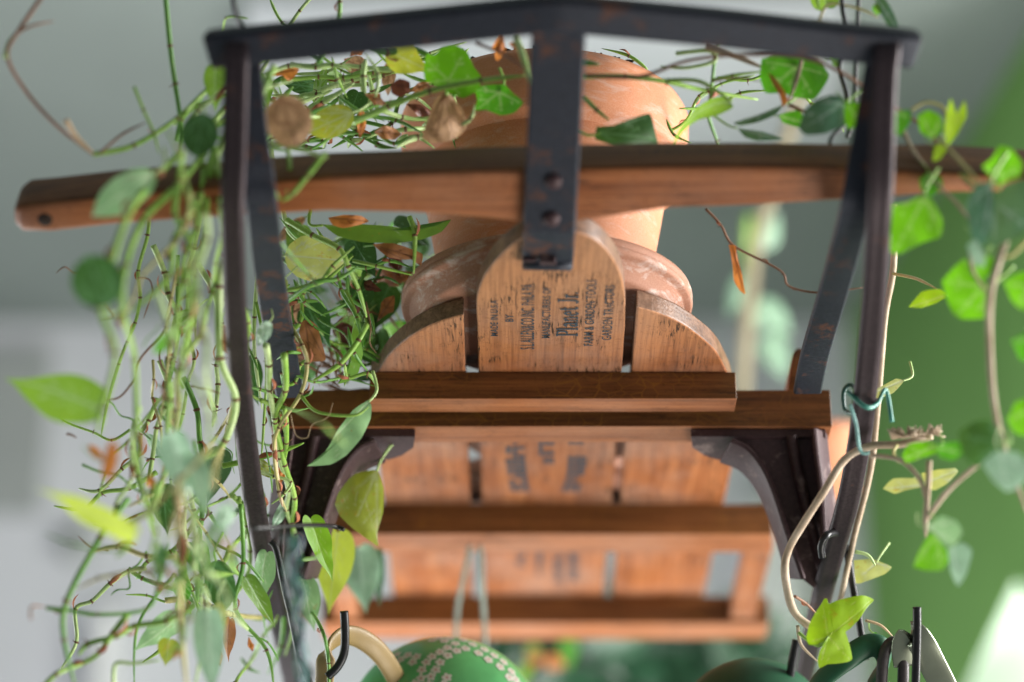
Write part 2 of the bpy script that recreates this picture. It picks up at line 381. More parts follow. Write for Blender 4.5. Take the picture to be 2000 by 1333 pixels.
# side rails between the bars and the rounded rail end by the right strap
b = MB(); b.box((.236, 2.39, ZD-.014), .024, .208, .024); b.build('side_rail', M['raw'], sled, .002)
b = MB(); b.box((-.168, 2.39, ZD-.014), .024, .208, .024); b.build('side_rail', M['raw'], sled, .002)
b = MB(); rp = [at(1537, 770, 2.19), at(1541, 730, 2.19), at(1548, 690, 2.19), at(1556, 679, 2.19), at(1568, 680, 2.19), at(1573, 692, 2.19), at(1575, 770, 2.19)]
b.prism(rp, Vector((0, .05, 0)), 1, 0); b.build('rail_end', [M['raw'], M['varn']], sled, .002)
# ---- iron front: centre strap, bumper, side straps, runners
P0 = at(1092, 40, 1.79); P1 = at(1073, 450, 1.884); P2 = onz(1069, 521, ZD-.005)
b = MB(); b.sweep([P0, P0.lerp(P1, .5), P1, P1.lerp(P2, .12), P2], RT, flat(.0385, .006), smooth=False)
cs = b.build('centre_strap', M['iron'], sled, .0006)
b = MB()
tip_c = onz(1062, 508, ZD-.010)
b.box(tip_c+Vector((.003, -.001, -.001)), .012, .006, .006); b.box(tip_c+Vector((-.011, .000, 0)), .010, .004, .003, 0)
b.build('strap_bolt', M['cast'], cs, .001)
b = MB(); e0 = onz(1022, 517, ZD-.008); e1 = onz(1116, 519, ZD-.008); b.tube([e0, e0.lerp(e1, .33), e0.lerp(e1, .66), e1], .0042, 12); b.build('rolled_end', M['iron'], cs)
td = (P1-P0).normalized(); nn = RT.cross(td).normalized()
if nn.z > 0: nn = -nn
for (px, py) in ((1081, 355), (1077, 428)):
    c = onplane(px, py, P0+nn*.0035, nn)
    b = MB(); b.lathe(c, [(.0065, -.001), (.0062, .0012), (.0045, .0030), (.0022, .0038), (.0002, .0040)], 20, axis=nn)
    b.build('rivet', M['cast'], cs)
up_n = -nn
# steering bar lies on the strap plane
SP = P0+up_n*.0045
bot_far = [(24, 446), (45, 455), (100, 456), (230, 441), (420, 428), (640, 416), (800, 419), (930, 428), (1010, 436), (1080, 438), (1130, 436), (1210, 424), (1300, 411), (1480, 404), (1650, 394), (1850, 380), (2090, 378)]
bot_near = [(24, 412), (45, 402), (100, 397), (230, 382), (420, 364), (640, 346), (800, 340), (930, 335), (1010, 333), (1080, 331), (1130, 330), (1210, 328), (1300, 326), (1480, 326), (1650, 329), (1850, 338), (2090, 352)]
b = MB(); vs = []; n = len(bot_far)
for i, ((xf, yf), (xn, yn)) in enumerate(zip(bot_far, bot_near)):
    pf = onplane(xf, yf, SP, nn); pn = onplane(xn, yn, SP, nn)
    th = .046 if xf > 1800 else (.0395 if xf > 300 else .042)
    if i == 0:
        vs += [pn+up_n*.006, pf+up_n*.006, pf+up_n*(th-.006), pn+up_n*(th-.006)]
    else: vs += [pn, pf, pf+up_n*th, pn+up_n*th]
b.add(vs, [])
for i in range(n-1):
    for k in range(4):
        b.f.append([i*4+k, i*4+(k+1) % 4, (i+1)*4+(k+1) % 4, (i+1)*4+k]); b.m.append(0 if k == 0 else 1); b.sm.append(True)
b.f.append([3, 2, 1, 0]); b.m.append(1); b.sm.append(True); e = (n-1)*4
b.f.append([e, e+1, e+2, e+3]); b.m.append(1); b.sm.append(True)
sb = b.build('steering_bar', [M['raw_x'], M['varn']], sled, .005, 4)
c = onplane(88, 430, SP-up_n*.0004, nn)
b = MB(); b.lathe(c, [(.0002, .0003), (.0052, .0003), (.0058, -.001)], 20, axis=nn); b.build('rope_hole', M['soil'], sb)  # flat dark disc; the hole's inner shade is put into its colour
for (x0, x1, y0, y1) in ((1560, 1665, 340, 396),):     # burnt stain where the side strap crosses
    pass
# bumper
bp = [(412, 97, 1.820), (460, 91, 1.815), (600, 77, 1.810), (800, 56, 1.800), (1000, 34, 1.790), (1060, 28, 1.787), (1092, 26, 1.786), (1125, 28, 1.787), (1190, 34, 1.790), (1400, 54, 1.800), (1600, 77, 1.810), (1738, 91, 1.815), (1784, 97, 1.820)]
b = MB(); wd = (td*.95+Vector((0, 0, -.06))).normalized()
b.sweep(pth(bp, 5), wd, flat(.0265, .017, .003), smooth=False)
bu = b.build('bumper_bar', M['iron'], sled, .001)
def strap(l, w, t, m, name, side=RT, k=6, smooth=False, sec=None):
    b = MB(); b.sweep(pth(l, k), side, sec or flat(w, t), smooth=smooth); return b.build(name, m, sled, 0 if sec else .0005)
strap([(480, 125, 1.835), (490, 250, 1.835), (504, 340, 1.838), (513, 420, 1.855), (530, 560, 1.96), (552, 690, 2.06), (566, 772, 2.125)], .0230, .006, M['iron'], 'side_strap', side=Vector((1, .25, 0)))
strap([(1722, 125, 1.835), (1700, 250, 1.835), (1684, 340, 1.838), (1668, 420, 1.855), (1630, 560, 1.96), (1592, 690, 2.06), (1577, 764, 2.125)], .0230, .006, M['iron'], 'side_strap', side=Vector((1, -.25, 0)))
def chan(w):   # shallow hollow-backed runner section
    return [(-w/2, -.0008), (-w*.42, -.0028), (-w*.2, -.0036), (0, -.0022), (w*.2, -.0036), (w*.42, -.0028), (w/2, -.0008), (w*.46, .003), (-w*.46, .003)]
strap([(1735, 82, 1.808), (1732, 105, 1.804), (1727, 150, 1.805), (1723, 250, 1.812), (1718, 400, 1.828), (1708, 560, 1.88), (1696, 700, 1.94), (1680, 850, 2.0), (1656, 980, 2.06), (1625, 1090, 2.12), (1597, 1200, 2.20), (1568, 1333, 2.33), (1545, 1480, 2.5)],
      .0, .0, M['runner'], 'runner', sec=chan(.0185), smooth=True)
strap([(462, 82, 1.808), (462, 105, 1.804), (461, 150, 1.805), (459, 250, 1.812), (455, 400, 1.828), (458, 560, 1.88), (466, 700, 1.94), (480, 850, 2.0), (497, 980, 2.06), (517, 1090, 2.12), (543, 1200, 2.20), (572, 1333, 2.33), (600, 1480, 2.5)],
      .0, .0, M['runner'], 'runner', sec=chan(.0175), smooth=True)
# cast iron knee brackets
def bracket(fx):
    X = fx
    sgn = 1 if fx(1000) < fx(1100) else -1
    b = MB()
    pl = [(1349, 838), (1352, 860), (1375, 876), (1400, 884), (1428, 884), (1448, 893), (1475, 905), (1560, 900), (1612, 870), (1612, 838)]
    b.prism([onz(X(x), y, .8405) for x, y in pl], Vector((0, 0, -.007)))
    inner = [(X(1418), 880, 2.150), (X(1452), 896, 2.150), (X(1482), 930, 2.148), (X(1508), 985, 2.145), (X(1536), 1070, 2.140), (X(1556), 1130, 2.14)]
    b.sweep(pth(inner, 5), Vector((.0, 1, -.25)), flat(.036, .005, .002))
    b.prism([at(x, y, 2.150) for x, y in [(X(1425), 850), (X(1610), 850), (X(1622), 960), (X(1624), 1100), (X(1590), 1150), (X(1550), 1118), (X(1505), 975), (X(1478), 920)]], FW*.007)
    b.sweep(pth([(X(1600), 842, 2.145), (X(1606), 900, 2.14), (X(1616), 980, 2.135), (X(1622), 1090, 2.13)], 5), Vector((sgn*.45, 1, -.1)), flat(.034, .005, .002))
    b.sweep(pth([(X(1545), 850, 2.147), (X(1560), 930, 2.147), (X(1590), 1050, 2.143), (X(1606), 1110, 2.142)], 5), RT, halfround(.010, .007), smooth=True)
    return b.build('knee_bracket', M['cast'], sled, .0012)
bracket(lambda x: x); bracket(lambda x: 2160-x)
# ---- stencilled lettering on the centre board
def text_mesh(body, quad, parent, z=ZD-.0006, bold=.012, name='lettering'):
    """quad: pixel corners: start-baseline, end-baseline, end-top, start-top"""
    cu = bpy.data.curves.new('t', 'FONT'); cu.body = body; cu.size = 1; cu.offset = bold; cu.space_character = 1.08; cu.resolution_u = 3
    ob = bpy.data.objects.new('t', cu); COL.objects.link(ob); dg = bpy.context.evaluated_depsgraph_get()
    me = bpy.data.meshes.new_from_object(ob.evaluated_get(dg)); vs = [v.co.copy() for v in me.vertices]; fs = [list(p.vertices) for p in me.polygons]
    bpy.data.objects.remove(ob); bpy.data.curves.remove(cu); bpy.data.meshes.remove(me)
    x0 = min(v.x for v in vs); x1 = max(v.x for v in vs); y0 = max(min(v.y for v in vs), -.02); y1 = max(v.y for v in vs)
    b = MB(); out = []
    a, c, d, e = [onz(x, y, z) for x, y in quad]
    for v in vs:
        s = (v.x-x0)/(x1-x0); t = (v.y-y0)/(y1-y0)
        out.append(a.lerp(c, s).lerp(e.lerp(d, s), t))
    b.add(out, fs, 0, False); return b.build(name, M['ink'], parent)
TX = [("MADE IN U.S.A", (973, 657), (973, 587), (958, 587), (958, 657)),
      ("BY", (1003, 629), (1003, 615), (987, 615), (987, 629)),
      ("S.L.ALLEN&CO.INC. PHILA PA", (1044, 683), (1044, 556), (1019, 556), (1016, 683)),
      ("MANUFACTURERS OF", (1075, 661), (1076, 562), (1060, 562), (1058, 661)),
      ("FARM & GARDEN TOOLS", (1158, 676), (1166, 547), (1146, 547), (1140, 676)),
      ("GARDEN TRACTORS", (1194, 665), (1202, 558), (1183, 558), (1175, 665))]
for t in TX: text_mesh(t[0], t[1:], cb, bold=.008)
# "Planet Jr." drawn in a slab serif
G = {  # strokes as thick polylines, unit height 1, then advance
 'P': ([[(.12, 0), (.12, 1)], [(.12, .97), (.38, .97), (.5, .87), (.5, .62), (.38, .5), (.12, .5)], [(0, .02), (.28, .02)], [(0, .98), (.2, .98)]], .62),
 'l': ([[(.1, 0), (.1, 1)], [(0, .02), (.22, .02)], [(0, .98), (.12, .98)]], .32),
 'a': ([[(.06, .55), (.2, .64), (.34, .55), (.34, .08), (.44, .02)], [(.34, .38), (.12, .32), (.06, .15), (.14, .02), (.34, .12)]], .54),
 'n': ([[(.1, 0), (.1, .62)], [(.1, .5), (.26, .64), (.38, .52), (.38, 0)], [(0, .02), (.2, .02)], [(.29, .02), (.48, .02)], [(0, .6), (.1, .6)]], .58),
 'e': ([[(.06, .35), (.38, .35), (.36, .55), (.22, .64), (.09, .52), (.05, .3), (.1, .08), (.24, .0), (.38, .12)]], .5),
 't': ([[(.14, .85), (.14, .1), (.24, .01), (.34, .08)], [(0, .62), (.32, .62)]], .44),
 ' ': ([], .26),
 'J': ([[(.3, .98), (.3, .1), (.18, -.02), (.04, .08)], [(.14, .98), (.46, .98)]], .54),
 'r': ([[(.1, 0), (.1, .62)], [(.1, .46), (.24, .62), (.34, .54)], [(0, .02), (.22, .02)], [(0, .6), (.1, .6)]], .42),
 '.': ([[(.05, .0), (.05, .09)]], .16)}
b = MB(); xo = 0; segs = []
for ch in "Planet Jr.":
    st, adv = G[ch]
    for pl in st:
        for p, q_ in zip(pl, pl[1:]): segs.append(((p[0]+xo, p[1]), (q_[0]+xo, q_[1])))
    xo += adv
a, c, d, e = [onz(x, y, ZD-.0006) for x, y in ((1128, 657), (1129, 570), (1091, 570), (1087, 657))]
for i, ((x0, y0), (x1, y1)) in enumerate(segs):
    dx, dy = x1-x0, y1-y0; l = math.hypot(dx, dy) or 1; w = .068 if abs(dy) > abs(dx)*.4 else .035
    ux, uy = dx/l, dy/l; ex = .02
    co = [(x0-ux*ex-uy*w, y0-uy*ex+ux*w), (x1+ux*ex-uy*w, y1+uy*ex+ux*w), (x1+ux*ex+uy*w, y1+uy*ex-ux*w), (x0-ux*ex+uy*w, y0-uy*ex-ux*w)]
    b.add([a.lerp(c, x/xo).lerp(e.lerp(d, x/xo), y)+Vector((0, 0, -.00001*i)) for x, y in co], [[0, 1, 2, 3]], 0, False)
b.build('lettering', M['ink'], cb)
# blurred arched print further along the board and short columns beyond
b = MB(); rnd = random.Random(3)
def glyphcol(x0, x1, y0, y1, n, curve):
    for i in range(n):
        t0 = i/n; t1 = (i+.8)/n
        for s0, s1 in ((0, .28), (.36, .62), (.7, 1)):
            if rnd.random() < .15: continue
            ya = y0+(y1-y0)*t0; yb_ = y0+(y1-y0)*t1; cx = curve*t0*t0
            xa = x0+(x1-x0)*s0+cx; xb = x0+(x1-x0)*s1+cx
            b.add([onz(xa, ya, ZD-.0006), onz(xb, ya, ZD-.0006), onz(xb, yb_, ZD-.0006), onz(xa, yb_, ZD-.0006)], [[0, 1, 2, 3]], 0, False)
glyphcol(988, 1024, 872, 962, 11, 12); glyphcol(1052, 1082, 862, 892, 3, 0); glyphcol(1062, 1082, 894, 908, 2, 0)
glyphcol(1110, 1144, 892, 962, 9, -16); glyphcol(990, 1022, 862, 868, 1, 0); glyphcol(1110, 1140, 862, 870, 1, 0)
b.build('lettering', M['ink'], cb); b = MB()
glyphcol(1010, 1026, 1072, 1108, 5, 0); glyphcol(1048, 1060, 1066, 1125, 8, 0); glyphcol(1082, 1096, 1066, 1138, 9, 0); glyphcol(1112, 1128, 1066, 1135, 9, 0)
b.build('lettering', M['ink'], cb)

# ------------------------------------------------------------------ saucer and pot
PX = .0275; PY = 1.885; ZT = ZD+BT
SPROF = [(a_, b_*.70) for a_, b_ in [(.0002, 0), (.101, 0), (.1035, .0015), (.1045, .004), (.1115, .0185), (.113, .0200), (.1165, .0205), (.1185, .0225), (.1190, .026), (.1185, .0285), (.1180, .0292), (.1188, .0300), (.1190, .034), (.1180, .0385), (.1150, .0405), (.111, .0385), (.104, .022), (.095, .010), (.0002, .010)]]
b = MB(); b.lathe((PX+.001, PY, ZT+.0005), SPROF, 96)
tag(b.build('pot_saucer', M['saucer']), 'round terracotta saucer with white lime crust under the flower pot', 'saucer')
b = MB(); b.lathe((PX+.010, 2.11, ZT+.0005), [(r*.80, z) for r, z in SPROF], 64); tag(b.build('pot_saucer', M['saucer']), 'terracotta saucer hidden on the boards between second and third crossbars, seen through the gaps', 'saucer')
b = MB(); b.lathe((PX+.010, 2.325, ZT+.0005), [(r*1.0, z) for r, z in SPROF], 64); tag(b.build('pot_saucer', M['saucer']), 'terracotta saucer at the far end of the boards, seen through the farthest gaps', 'saucer')
pot = thing('terracotta_pot', 'terracotta flower pot on the saucer behind the black centre strap', 'flower pot', (PX, PY, ZT+.009))
zb = ZT+.009
b = MB(); b.lathe((PX, PY, zb), [(.0002, 0), (.078, 0), (.081, .004), (.1035, .124), (.1045, .127), (.117, .1295), (.1195, .133), (.1215, .178), (.1190, .1835), (.114, .1835), (.111, .178), (.106, .13), (.08, .02), (.0002, .018)], 96)
b.build('pot_body', M['pot'], pot)
b = MB(); n = 40; rnd = random.Random(5)
prof = [(.111*k/8, .168+.012*(1-(k/8)**2)) for k in range(8, -1, -1)]
b.lathe((PX, PY, zb), [(r if r > 0 else .0002, z) for r, z in prof], n)
for i in range(150):
    an = rnd.uniform(-2.4, -.2); r = rnd.uniform(.098, .114) ; c = Vector((PX+r*math.cos(an), PY+r*math.sin(an), zb+.1835+rnd.uniform(0, .006)))
    if not (-.2 < c.x-PX < .12): continue
    s = rnd.uniform(.002, .0055)
    vs = [c+Vector((rnd.uniform(-1, 1), rnd.uniform(-1, 1), rnd.uniform(-1, 1))).normalized()*s for _ in range(6)]
    b.add(vs, [[0, 1, 2], [0, 2, 3], [0, 3, 4], [0, 4, 5], [1, 2, 5], [2, 3, 5], [1, 4, 3]], 0, False)
b.build('soil', M['soil'], pot)
# second pot far behind
b = MB(); b.lathe(at(1618, 960, 2.75), [(.0002, 0), (.030, 0), (.036, .05), (.040, .052), (.040, .066), (.036, .066), (.03, .03), (.0002, .02)], 40)
tag(b.build('terracotta_pot', M['pot']), 'small blurred terracotta pot seen behind the right bracket', 'flower pot')

# ------------------------------------------------------------------ leaves
HEART = [(0, .0), (.07, -.035), (.17, -.05), (.29, -.02), (.40, .06), (.465, .18), (.475, .30), (.44, .44), (.37, .57), (.28, .69), (.18, .80), (.09, .90), (.035, .98), (0, 1.06)]
def sm2(pts, k): 
    v = cr([Vector((x, y, 0)) for x, y in pts], k); return [(p.x, p.y) for p in v]
def sym(r): return r+[(-x, y) for x, y in reversed(r[1:-1])]
HO = sym(sm2(HEART, 2))
HV = [((0, 0), (0, .97), .020)]+[((0, .02+.1*i), (s*(.40-.035*i*i*.5), .10+.19*i), .008) for i in range(5) for s in (1, -1)]
IVY = [(0, .02), (.10, -.10), (.22, -.17), (.36, -.14), (.40, .0), (.46, .09), (.62, .20), (.60, .30), (.46, .40), (.36, .52), (.30, .66), (.18, .85), (.06, .97), (0, 1.0)]
IVY3 = [(0, .02), (.12, -.10), (.26, -.12), (.34, -.02), (.42, .06), (.62, .10), (.74, .14), (.60, .27), (.42, .36), (.27, .42), (.22, .55), (.17, .75), (.06, .95), (0, 1.04)]
IO = sym(sm2(IVY, 2)); I3 = sym(sm2(IVY3, 2))
IV = [((0, 0), (0, .95), .022), ((0, 0), (.56, .22), .018), ((0, 0), (-.56, .22), .018), ((0, 0), (.28, -.12), .012), ((0, 0), (-.28, -.12), .012),
      ((0, .3), (.2, .5), .008), ((0, .3), (-.2, .5), .008), ((.25, .1), (.4, .3), .008), ((-.25, .1), (-.4, .3), .008)]
def segd(p, a, b):
    ax, ay = a; dx, dy = b[0]-ax, b[1]-ay; l2 = dx*dx+dy*dy
    t = max(0, min(1, ((p[0]-ax)*dx+(p[1]-ay)*dy)/l2)); return math.hypot(p[0]-ax-t*dx, p[1]-ay-t*dy), t
def leafmesh(O, U, V, outline, center, veins, ln, fold=.15, droop=.1, bulge=.0, ruffle=.02, seed=0, rings=12, curl=0):
    """local coords scaled by ln; U across, V along, normal = U x V"""
    Nn = U.cross(V).normalized(); vs = []; at_ = []; n = len(outline)
    def pos(x, y, r):
        z = -fold*abs(x)-droop*y*y-bulge*(x*x+(y-.4)**2)
        z += ruffle*r*r*noise.noise(Vector((x*3.1+seed*7.3, y*3.3, seed*1.7)))*3
        if curl:
            k = curl; yy = math.sin(k*y)/k; z += -(1-math.cos(k*y))/k; y = yy
        return O+(U*x+V*y+Nn*z)*ln
    def va(x, y):
        m = 0
        for a, c, w in veins:
            d, t = segd((x, y), a, c); m = max(m, 1-d/(w*(1.25-.75*t)))
        return max(0, m)
    vs.append(pos(*center, 0)); at_.append(va(*center))
    for k in range(1, rings+1):
        r = k/rings
        for x, y in outline:
            X = center[0]+(x-center[0])*r; Y = center[1]+(y-center[1])*r
            vs.append(pos(X, Y, r)); at_.append(va(X, Y))
    fs = [[0, 1+k, 1+(k+1) % n] for k in range(n)]
    fs += [[1+r*n+k, 1+(r+1)*n+k, 1+(r+1)*n+(k+1) % n, 1+r*n+(k+1) % n] for r in range(rings-1) for k in range(n)]
    b = MB(); b.add(vs, fs, 0, True, at_); return b
lc = [0]
def leaf(parent, base, tip, width, kind, turn=0, mname='mid', fold=.15, droop=.1, curl=0, ruffle=.02, bulge=0, name='leaf', label=None, rings=12):
    """base/tip = (px,py,d); width px of full blade if faced; turn deg about the midrib"""
    lc[0] += 1
    B = at(*base); T = at(*tip); V = T-B; ln = V.length; V.normalize()
    vd = B.normalized(); U = V.cross(-vd).normalized(); U = -U if False else U
    U = Matrix.Rotation(math.radians(turn), 3, V) @ U
    mpp = base[2]/F; unit = 1.0 if kind == 'h' else 1.22
    wr = width*mpp/(ln*unit)
    out, ve, ce = {'h': (HO, HV, (0, .36)), 'i': (IO, IV, (0, .3)), 'i3': (I3, IV, (0, .22))}[kind]
    # narrow by scaling across-axis
    o2 = [(x*wr/1.0, y) for x, y in out]; v2 = [((a[0]*wr, a[1]), (c[0]*wr, c[1]), w) for a, c, w in ve]
    b = leafmesh(B, U, V, o2, ce, v2, ln, fold, droop, bulge, ruffle, lc[0], rings, curl)
    o = b.build(name, L[mname], parent, recalc=False)
    if label: o['label'] = label
    return o
def leafpx(parent, outline, junction, tips, d, mname, gx=0, gy=0, bulge=.15, fold=0, ruffle=.03, label=None, vw=3.0, center=None, name='leaf'):
    """outline in pixels (star-shaped about center), veins from junction to tips"""
    lc[0] += 1
    cx = sum(p[0] for p in outline)/len(outline); cy = sum(p[1] for p in outline)/len(outline)
    if center: cx, cy = center
    sz = max(max(p[0] for p in outline)-min(p[0] for p in outline), max(p[1] for p in outline)-min(p[1] for p in outline))
    pts = cr([Vector((x, y, 0)) for x, y in outline+[outline[0]]], 4)[:-1]
    m4 = outline+[outline[0]]
    lin = [Vector((m4[q//4][0]*(1-(q % 4)/4)+m4[q//4+1][0]*(q % 4)/4, m4[q//4][1]*(1-(q % 4)/4)+m4[q//4+1][1]*(q % 4)/4, 0)) for q in range(len(pts))]
    pts = [p.lerp(l_, .55) for p, l_ in zip(pts, lin)]
    loc = [((p.x-cx)/sz, -(p.y-cy)/sz) for p in pts]
    j = ((junction[0]-cx)/sz, -(junction[1]-cy)/sz)
    ve = [(j, ((x-cx)/sz, -(y-cy)/sz), vw/sz) for x, y in tips]
    for (x, y) in tips:
        mx = ((x*.5+junction[0]*.5)-cx)/sz, -((y*.5+junction[1]*.5)-cy)/sz
        tx, ty = (x-cx)/sz-j[0], -(y-cy)/sz-j[1]
        for s in (1, -1):
            ve.append((mx, (mx[0]+.35*(tx*.8-s*ty*.7), mx[1]+.35*(ty*.8+s*tx*.7)), vw*.45/sz))
    O = at(cx, cy, d); U = (RT+FW*gx).normalized(); V = (UP+FW*gy).normalized()
    # keep the silhouette: compensate lengths
    U = (RT+FW*gx); V = (UP+FW*gy)
    ln = sz*d/F
    Nn = -FW; vs = []; at_ = []; n = len(loc); rings = 14
    def pos(x, y, r):
        z = -bulge*(x*x+y*y) - fold*abs(x)+ruffle*r*noise.noise(Vector((x*3+lc[0]*5.1, y*3, 2)))*2
        return O+(U*x+V*y+Nn*z)*ln
    def va(x, y):
        m = 0
        for a, c, w in ve:
            dd, t = segd((x, y), a, c); m = max(m, 1-dd/(w*(1.3-.8*t)))
        return max(0, m)
    vs.append(pos(0, 0, 0)); at_.append(va(0, 0))
    for k in range(1, rings+1):
        for x, y in loc: vs.append(pos(x*k/rings, y*k/rings, k/rings)); at_.append(va(x*k/rings, y*k/rings))
    fs = [[0, 1+k, 1+(k+1) % n] for k in range(n)]
    fs += [[1+r*n+k, 1+(r+1)*n+k, 1+(r+1)*n+(k+1) % n, 1+r*n+(k+1) % n] for r in range(rings-1) for k in range(n)]
    b = MB(); b.add(vs, fs, 0, True, at_); mats = [L[mname]]
    if name == 'leaf':
        dx, dy = junction[0]-cx, junction[1]-cy; l_ = math.hypot(dx, dy) or 1; dx /= l_; dy /= l_; ln_ = max(22, min(60, sz*.5)); sg = 1 if lc[0] % 2 else -1
        pz = pos(j[0], j[1], .8); q1 = pz+(RT*dx-UP*dy)*ln_*.45*d/F+FW*.004; q2 = pz+(RT*(dx*.8+sg*.35)-UP*(dy*.6-.5))*ln_*d/F+FW*.012
        wl = max(2.2, min(5, sz*.04))*.5*d/F; b.tube(cr([pz, q1, q2], 6), [wl*(1+.04*q) for q in range(13)], 7, 1); mats.append(ST['p'] if mname in ('mint', 'pale', 'frost', 'olive') else ST['g'])
    o = b.build(name, mats, parent, recalc=False)
    if label: o['label'] = label
    return o
# ------------------------------------------------------------------ stems
sr = random.Random(11)
def node(b, p, t, r, sheath=False):
    """ring scar plus little root stubs at a joint"""
    t = t.normalized()
    b.tube([p-t*r*.5, p-t*r*.15, p+t*r*.25, p+t*r*.6], [r*1.0, r*1.14, r*1.14, r*1.0], 8, 1)
    for _ in range(sr.choice([0, 0, 1, 2, 3])):
        d = Vector((sr.uniform(-1, 1), sr.uniform(-1, 1), sr.uniform(-1, 1))); d = (d-t*d.dot(t)).normalized()
        l = r*sr.uniform(1.0, 2.2); q1 = p+d*r*.6; q2 = q1+d*l*.6+t*sr.uniform(-.4, .4)*r; q3 = q2+d*l*.4+Vector((sr.uniform(-1, 1), 0, sr.uniform(-1, 1)))*r*.8
        b.tube([q1, q2, q3], [r*.28, r*.22, r*.10], 5, 1)
    if sheath:
        d = Vector((sr.uniform(-1, 1), sr.uniform(-.5, .5), sr.uniform(-.4, .4))); d = (d-t*d.dot(t)).normalized()
        a = p+d*r; L_ = r*sr.uniform(4, 8); s = t.cross(d)
        g = -1 if sr.random() < .7 else 1
        vs = []; 
        for i in range(5):
            u = i/4; w = r*1.1*math.sin(math.pi*(.15+.8*u))
            c = a+t*g*L_*u+d*r*1.2*math.sin(u*3)
            vs += [c-s*w, c+d*w*.6, c+s*w]
        b.add(vs, [[i*3+k, i*3+k+1, (i+1)*3+k+1, (i+1)*3+k] for i in range(4) for k in range(2)], 2, True)
def stem(parent, pts, wpx, mname='g', nodes=True, every=None, name='stem', jit=0, label=None, k=6, taper=.75, sheath=.3):
    """pts (px,py,d); wpx = diameter in px"""
    P = [at(*p) for p in pts]; dav = sum(p[2] for p in pts)/len(pts); r = wpx*.5*dav/F
    C = cr(P, k); n = len(C); sd = sr.random()*50
    rr = [r*(.35+.65*min(1, (n-1-i)/(k*.7), 1) if True else 1)*(1-(1-taper)*i/(n-1))*(1+.10*noise.noise(C[i]*60+Vector((sd, 0, 0)))) for i in range(n)]
    C = [c+Vector((noise.noise(c*22+Vector((sd, 0, 0))), 0, noise.noise(c*22+Vector((0, sd, 9)))))*jit for c in C]
    b = MB(); b.tube(C, rr, 9, 0)
    if nodes:
        for i in range(1, len(pts)-1):
            j = i*k; node(b, C[j], C[min(j+1, n-1)]-C[j-1], rr[j], sr.random() < sheath)
    o = b.build(name, [ST[mname], M['node'], M['sheath']], parent, recalc=False)
    if label: o['label'] = label
    return o
def zig(x0, y0, x1, y1, d0, d1, n, amp, rnd):
    out = []
    for i in range(n+1):
        t = i/n; s = (1 if i % 2 else -1)*amp*rnd.uniform(.2, 1) if 0 < i < n else 0
        dx, dy = x1-x0, y1-y0; l = math.hypot(dx, dy)
        out.append((x0+dx*t-dy/l*s+rnd.uniform(-1, 1)*amp*.4, y0+dy*t+dx/l*s, d0+(d1-d0)*t+rnd.uniform(-.012, .012)))
    return out
phi = thing('heartleaf_vine', 'trailing green vine with heart shaped leaves and many bare jointed stems hanging on the left', 'vine', (PX-.02, PY, zb+.17))
R = random.Random(21)
A = lambda *a, **k: stem(phi, *a, **k)
# --- hand placed stems
A([(322, -20, 1.95), (332, 90, 1.95), (342, 165, 1.95), (352, 235, 1.94), (352, 300, 1.93)], 11, 'dg')
A([(95, -25, 1.86), (40, 55, 1.86), (14, 108, 1.86), (50, 178, 1.87), (110, 245, 1.87), (180, 302, 1.88)], 9, 'b', nodes=False, label='brown dried stem')
A([(38, 62, 1.86), (65, 50, 1.86), (105, 42, 1.87)], 6, 'b', nodes=False)
A([(10, 115, 1.86), (18, 85, 1.86), (35, 62, 1.86)], 11, 'p', nodes=False)
A([(128, 235, 1.86), (150, 270, 1.865), (182, 300, 1.87)], 13, 'pk', nodes=False)
A([(182, 302, 1.88), (260, 285, 1.90), (345, 232, 1.92), (420, 165, 1.95), (520, 120, 2.0)], 11, 'g')
A([(195, 300, 1.88), (240, 262, 1.9), (285, 240, 1.9)], 6, 'b', nodes=False)
A([(262, 170, 1.9), (280, 215, 1.9), (300, 260, 1.9), (310, 300, 1.9)], 7, 'g')
A([(535, 130, 1.88), (510, 190, 1.87), (498, 262, 1.86), (512, 320, 1.85), (545, 390, 1.86)], 15, 'g', sheath=0)
A([(635, 300, 1.87), (600, 345, 1.86), (570, 380, 1.86), (548, 392, 1.86)], 11, 'g', sheath=0)
A([(500, 285, 1.88), (560, 285, 1.87), (640, 308, 1.86)], 13, 'p', sheath=0)
A([(562, 290, 1.88), (566, 330, 1.88), (560, 375, 1.87)], 10, 'g', nodes=False)
# big stem crossing top
A([(690, 240, 1.98), (760, 208, 1.955), (840, 178, 1.94), (940, 158, 1.93), (1025, 148, 1.92)], 13, 'g', sheath=0)
A([(1140, 150, 1.93), (1220, 150, 1.93), (1300, 160, 1.94), (1380, 178, 1.96), (1480, 195, 1.98)], 11, 'g')
A([(1008, 75, 1.90), (1022, 110, 1.89), (1035, 165, 1.88)], 14, 'p', nodes=False)
A([(930, 85, 1.9), (980, 105, 1.89), (1030, 135, 1.88)], 7, 'b', nodes=False)
A([(1140, 190, 1.93), (1165, 215, 1.93), (1190, 235, 1.93)], 9, 'dg')
A([(1140, 122, 1.93), (1170, 126, 1.925)], 13, 'dg', nodes=False)
A([(1430, 30, 1.95), (1400, 95, 1.95), (1388, 190, 1.96), (1380, 215, 1.96), (1400, 275, 1.97), (1410, 300, 1.98)], 8, 'dg')
A([(1320, 105, 1.95), (1385, 100, 1.95), (1395, 120, 1.95), (1340, 133, 1.95), (1290, 130, 1.95)], 9, 'p', nodes=False)
A([(1300, 158, 1.93), (1360, 158, 1.93), (1400, 178, 1.93), (1430, 200, 1.93)], 9, 'g', nodes=False)
A([(1390, 158, 1.95), (1430, 148, 1.95), (1490, 140, 1.95)], 8, 'g')
A([(1390, 160, 1.94), (1440, 152, 1.94), (1495, 162, 1.94)], 4, 'b')
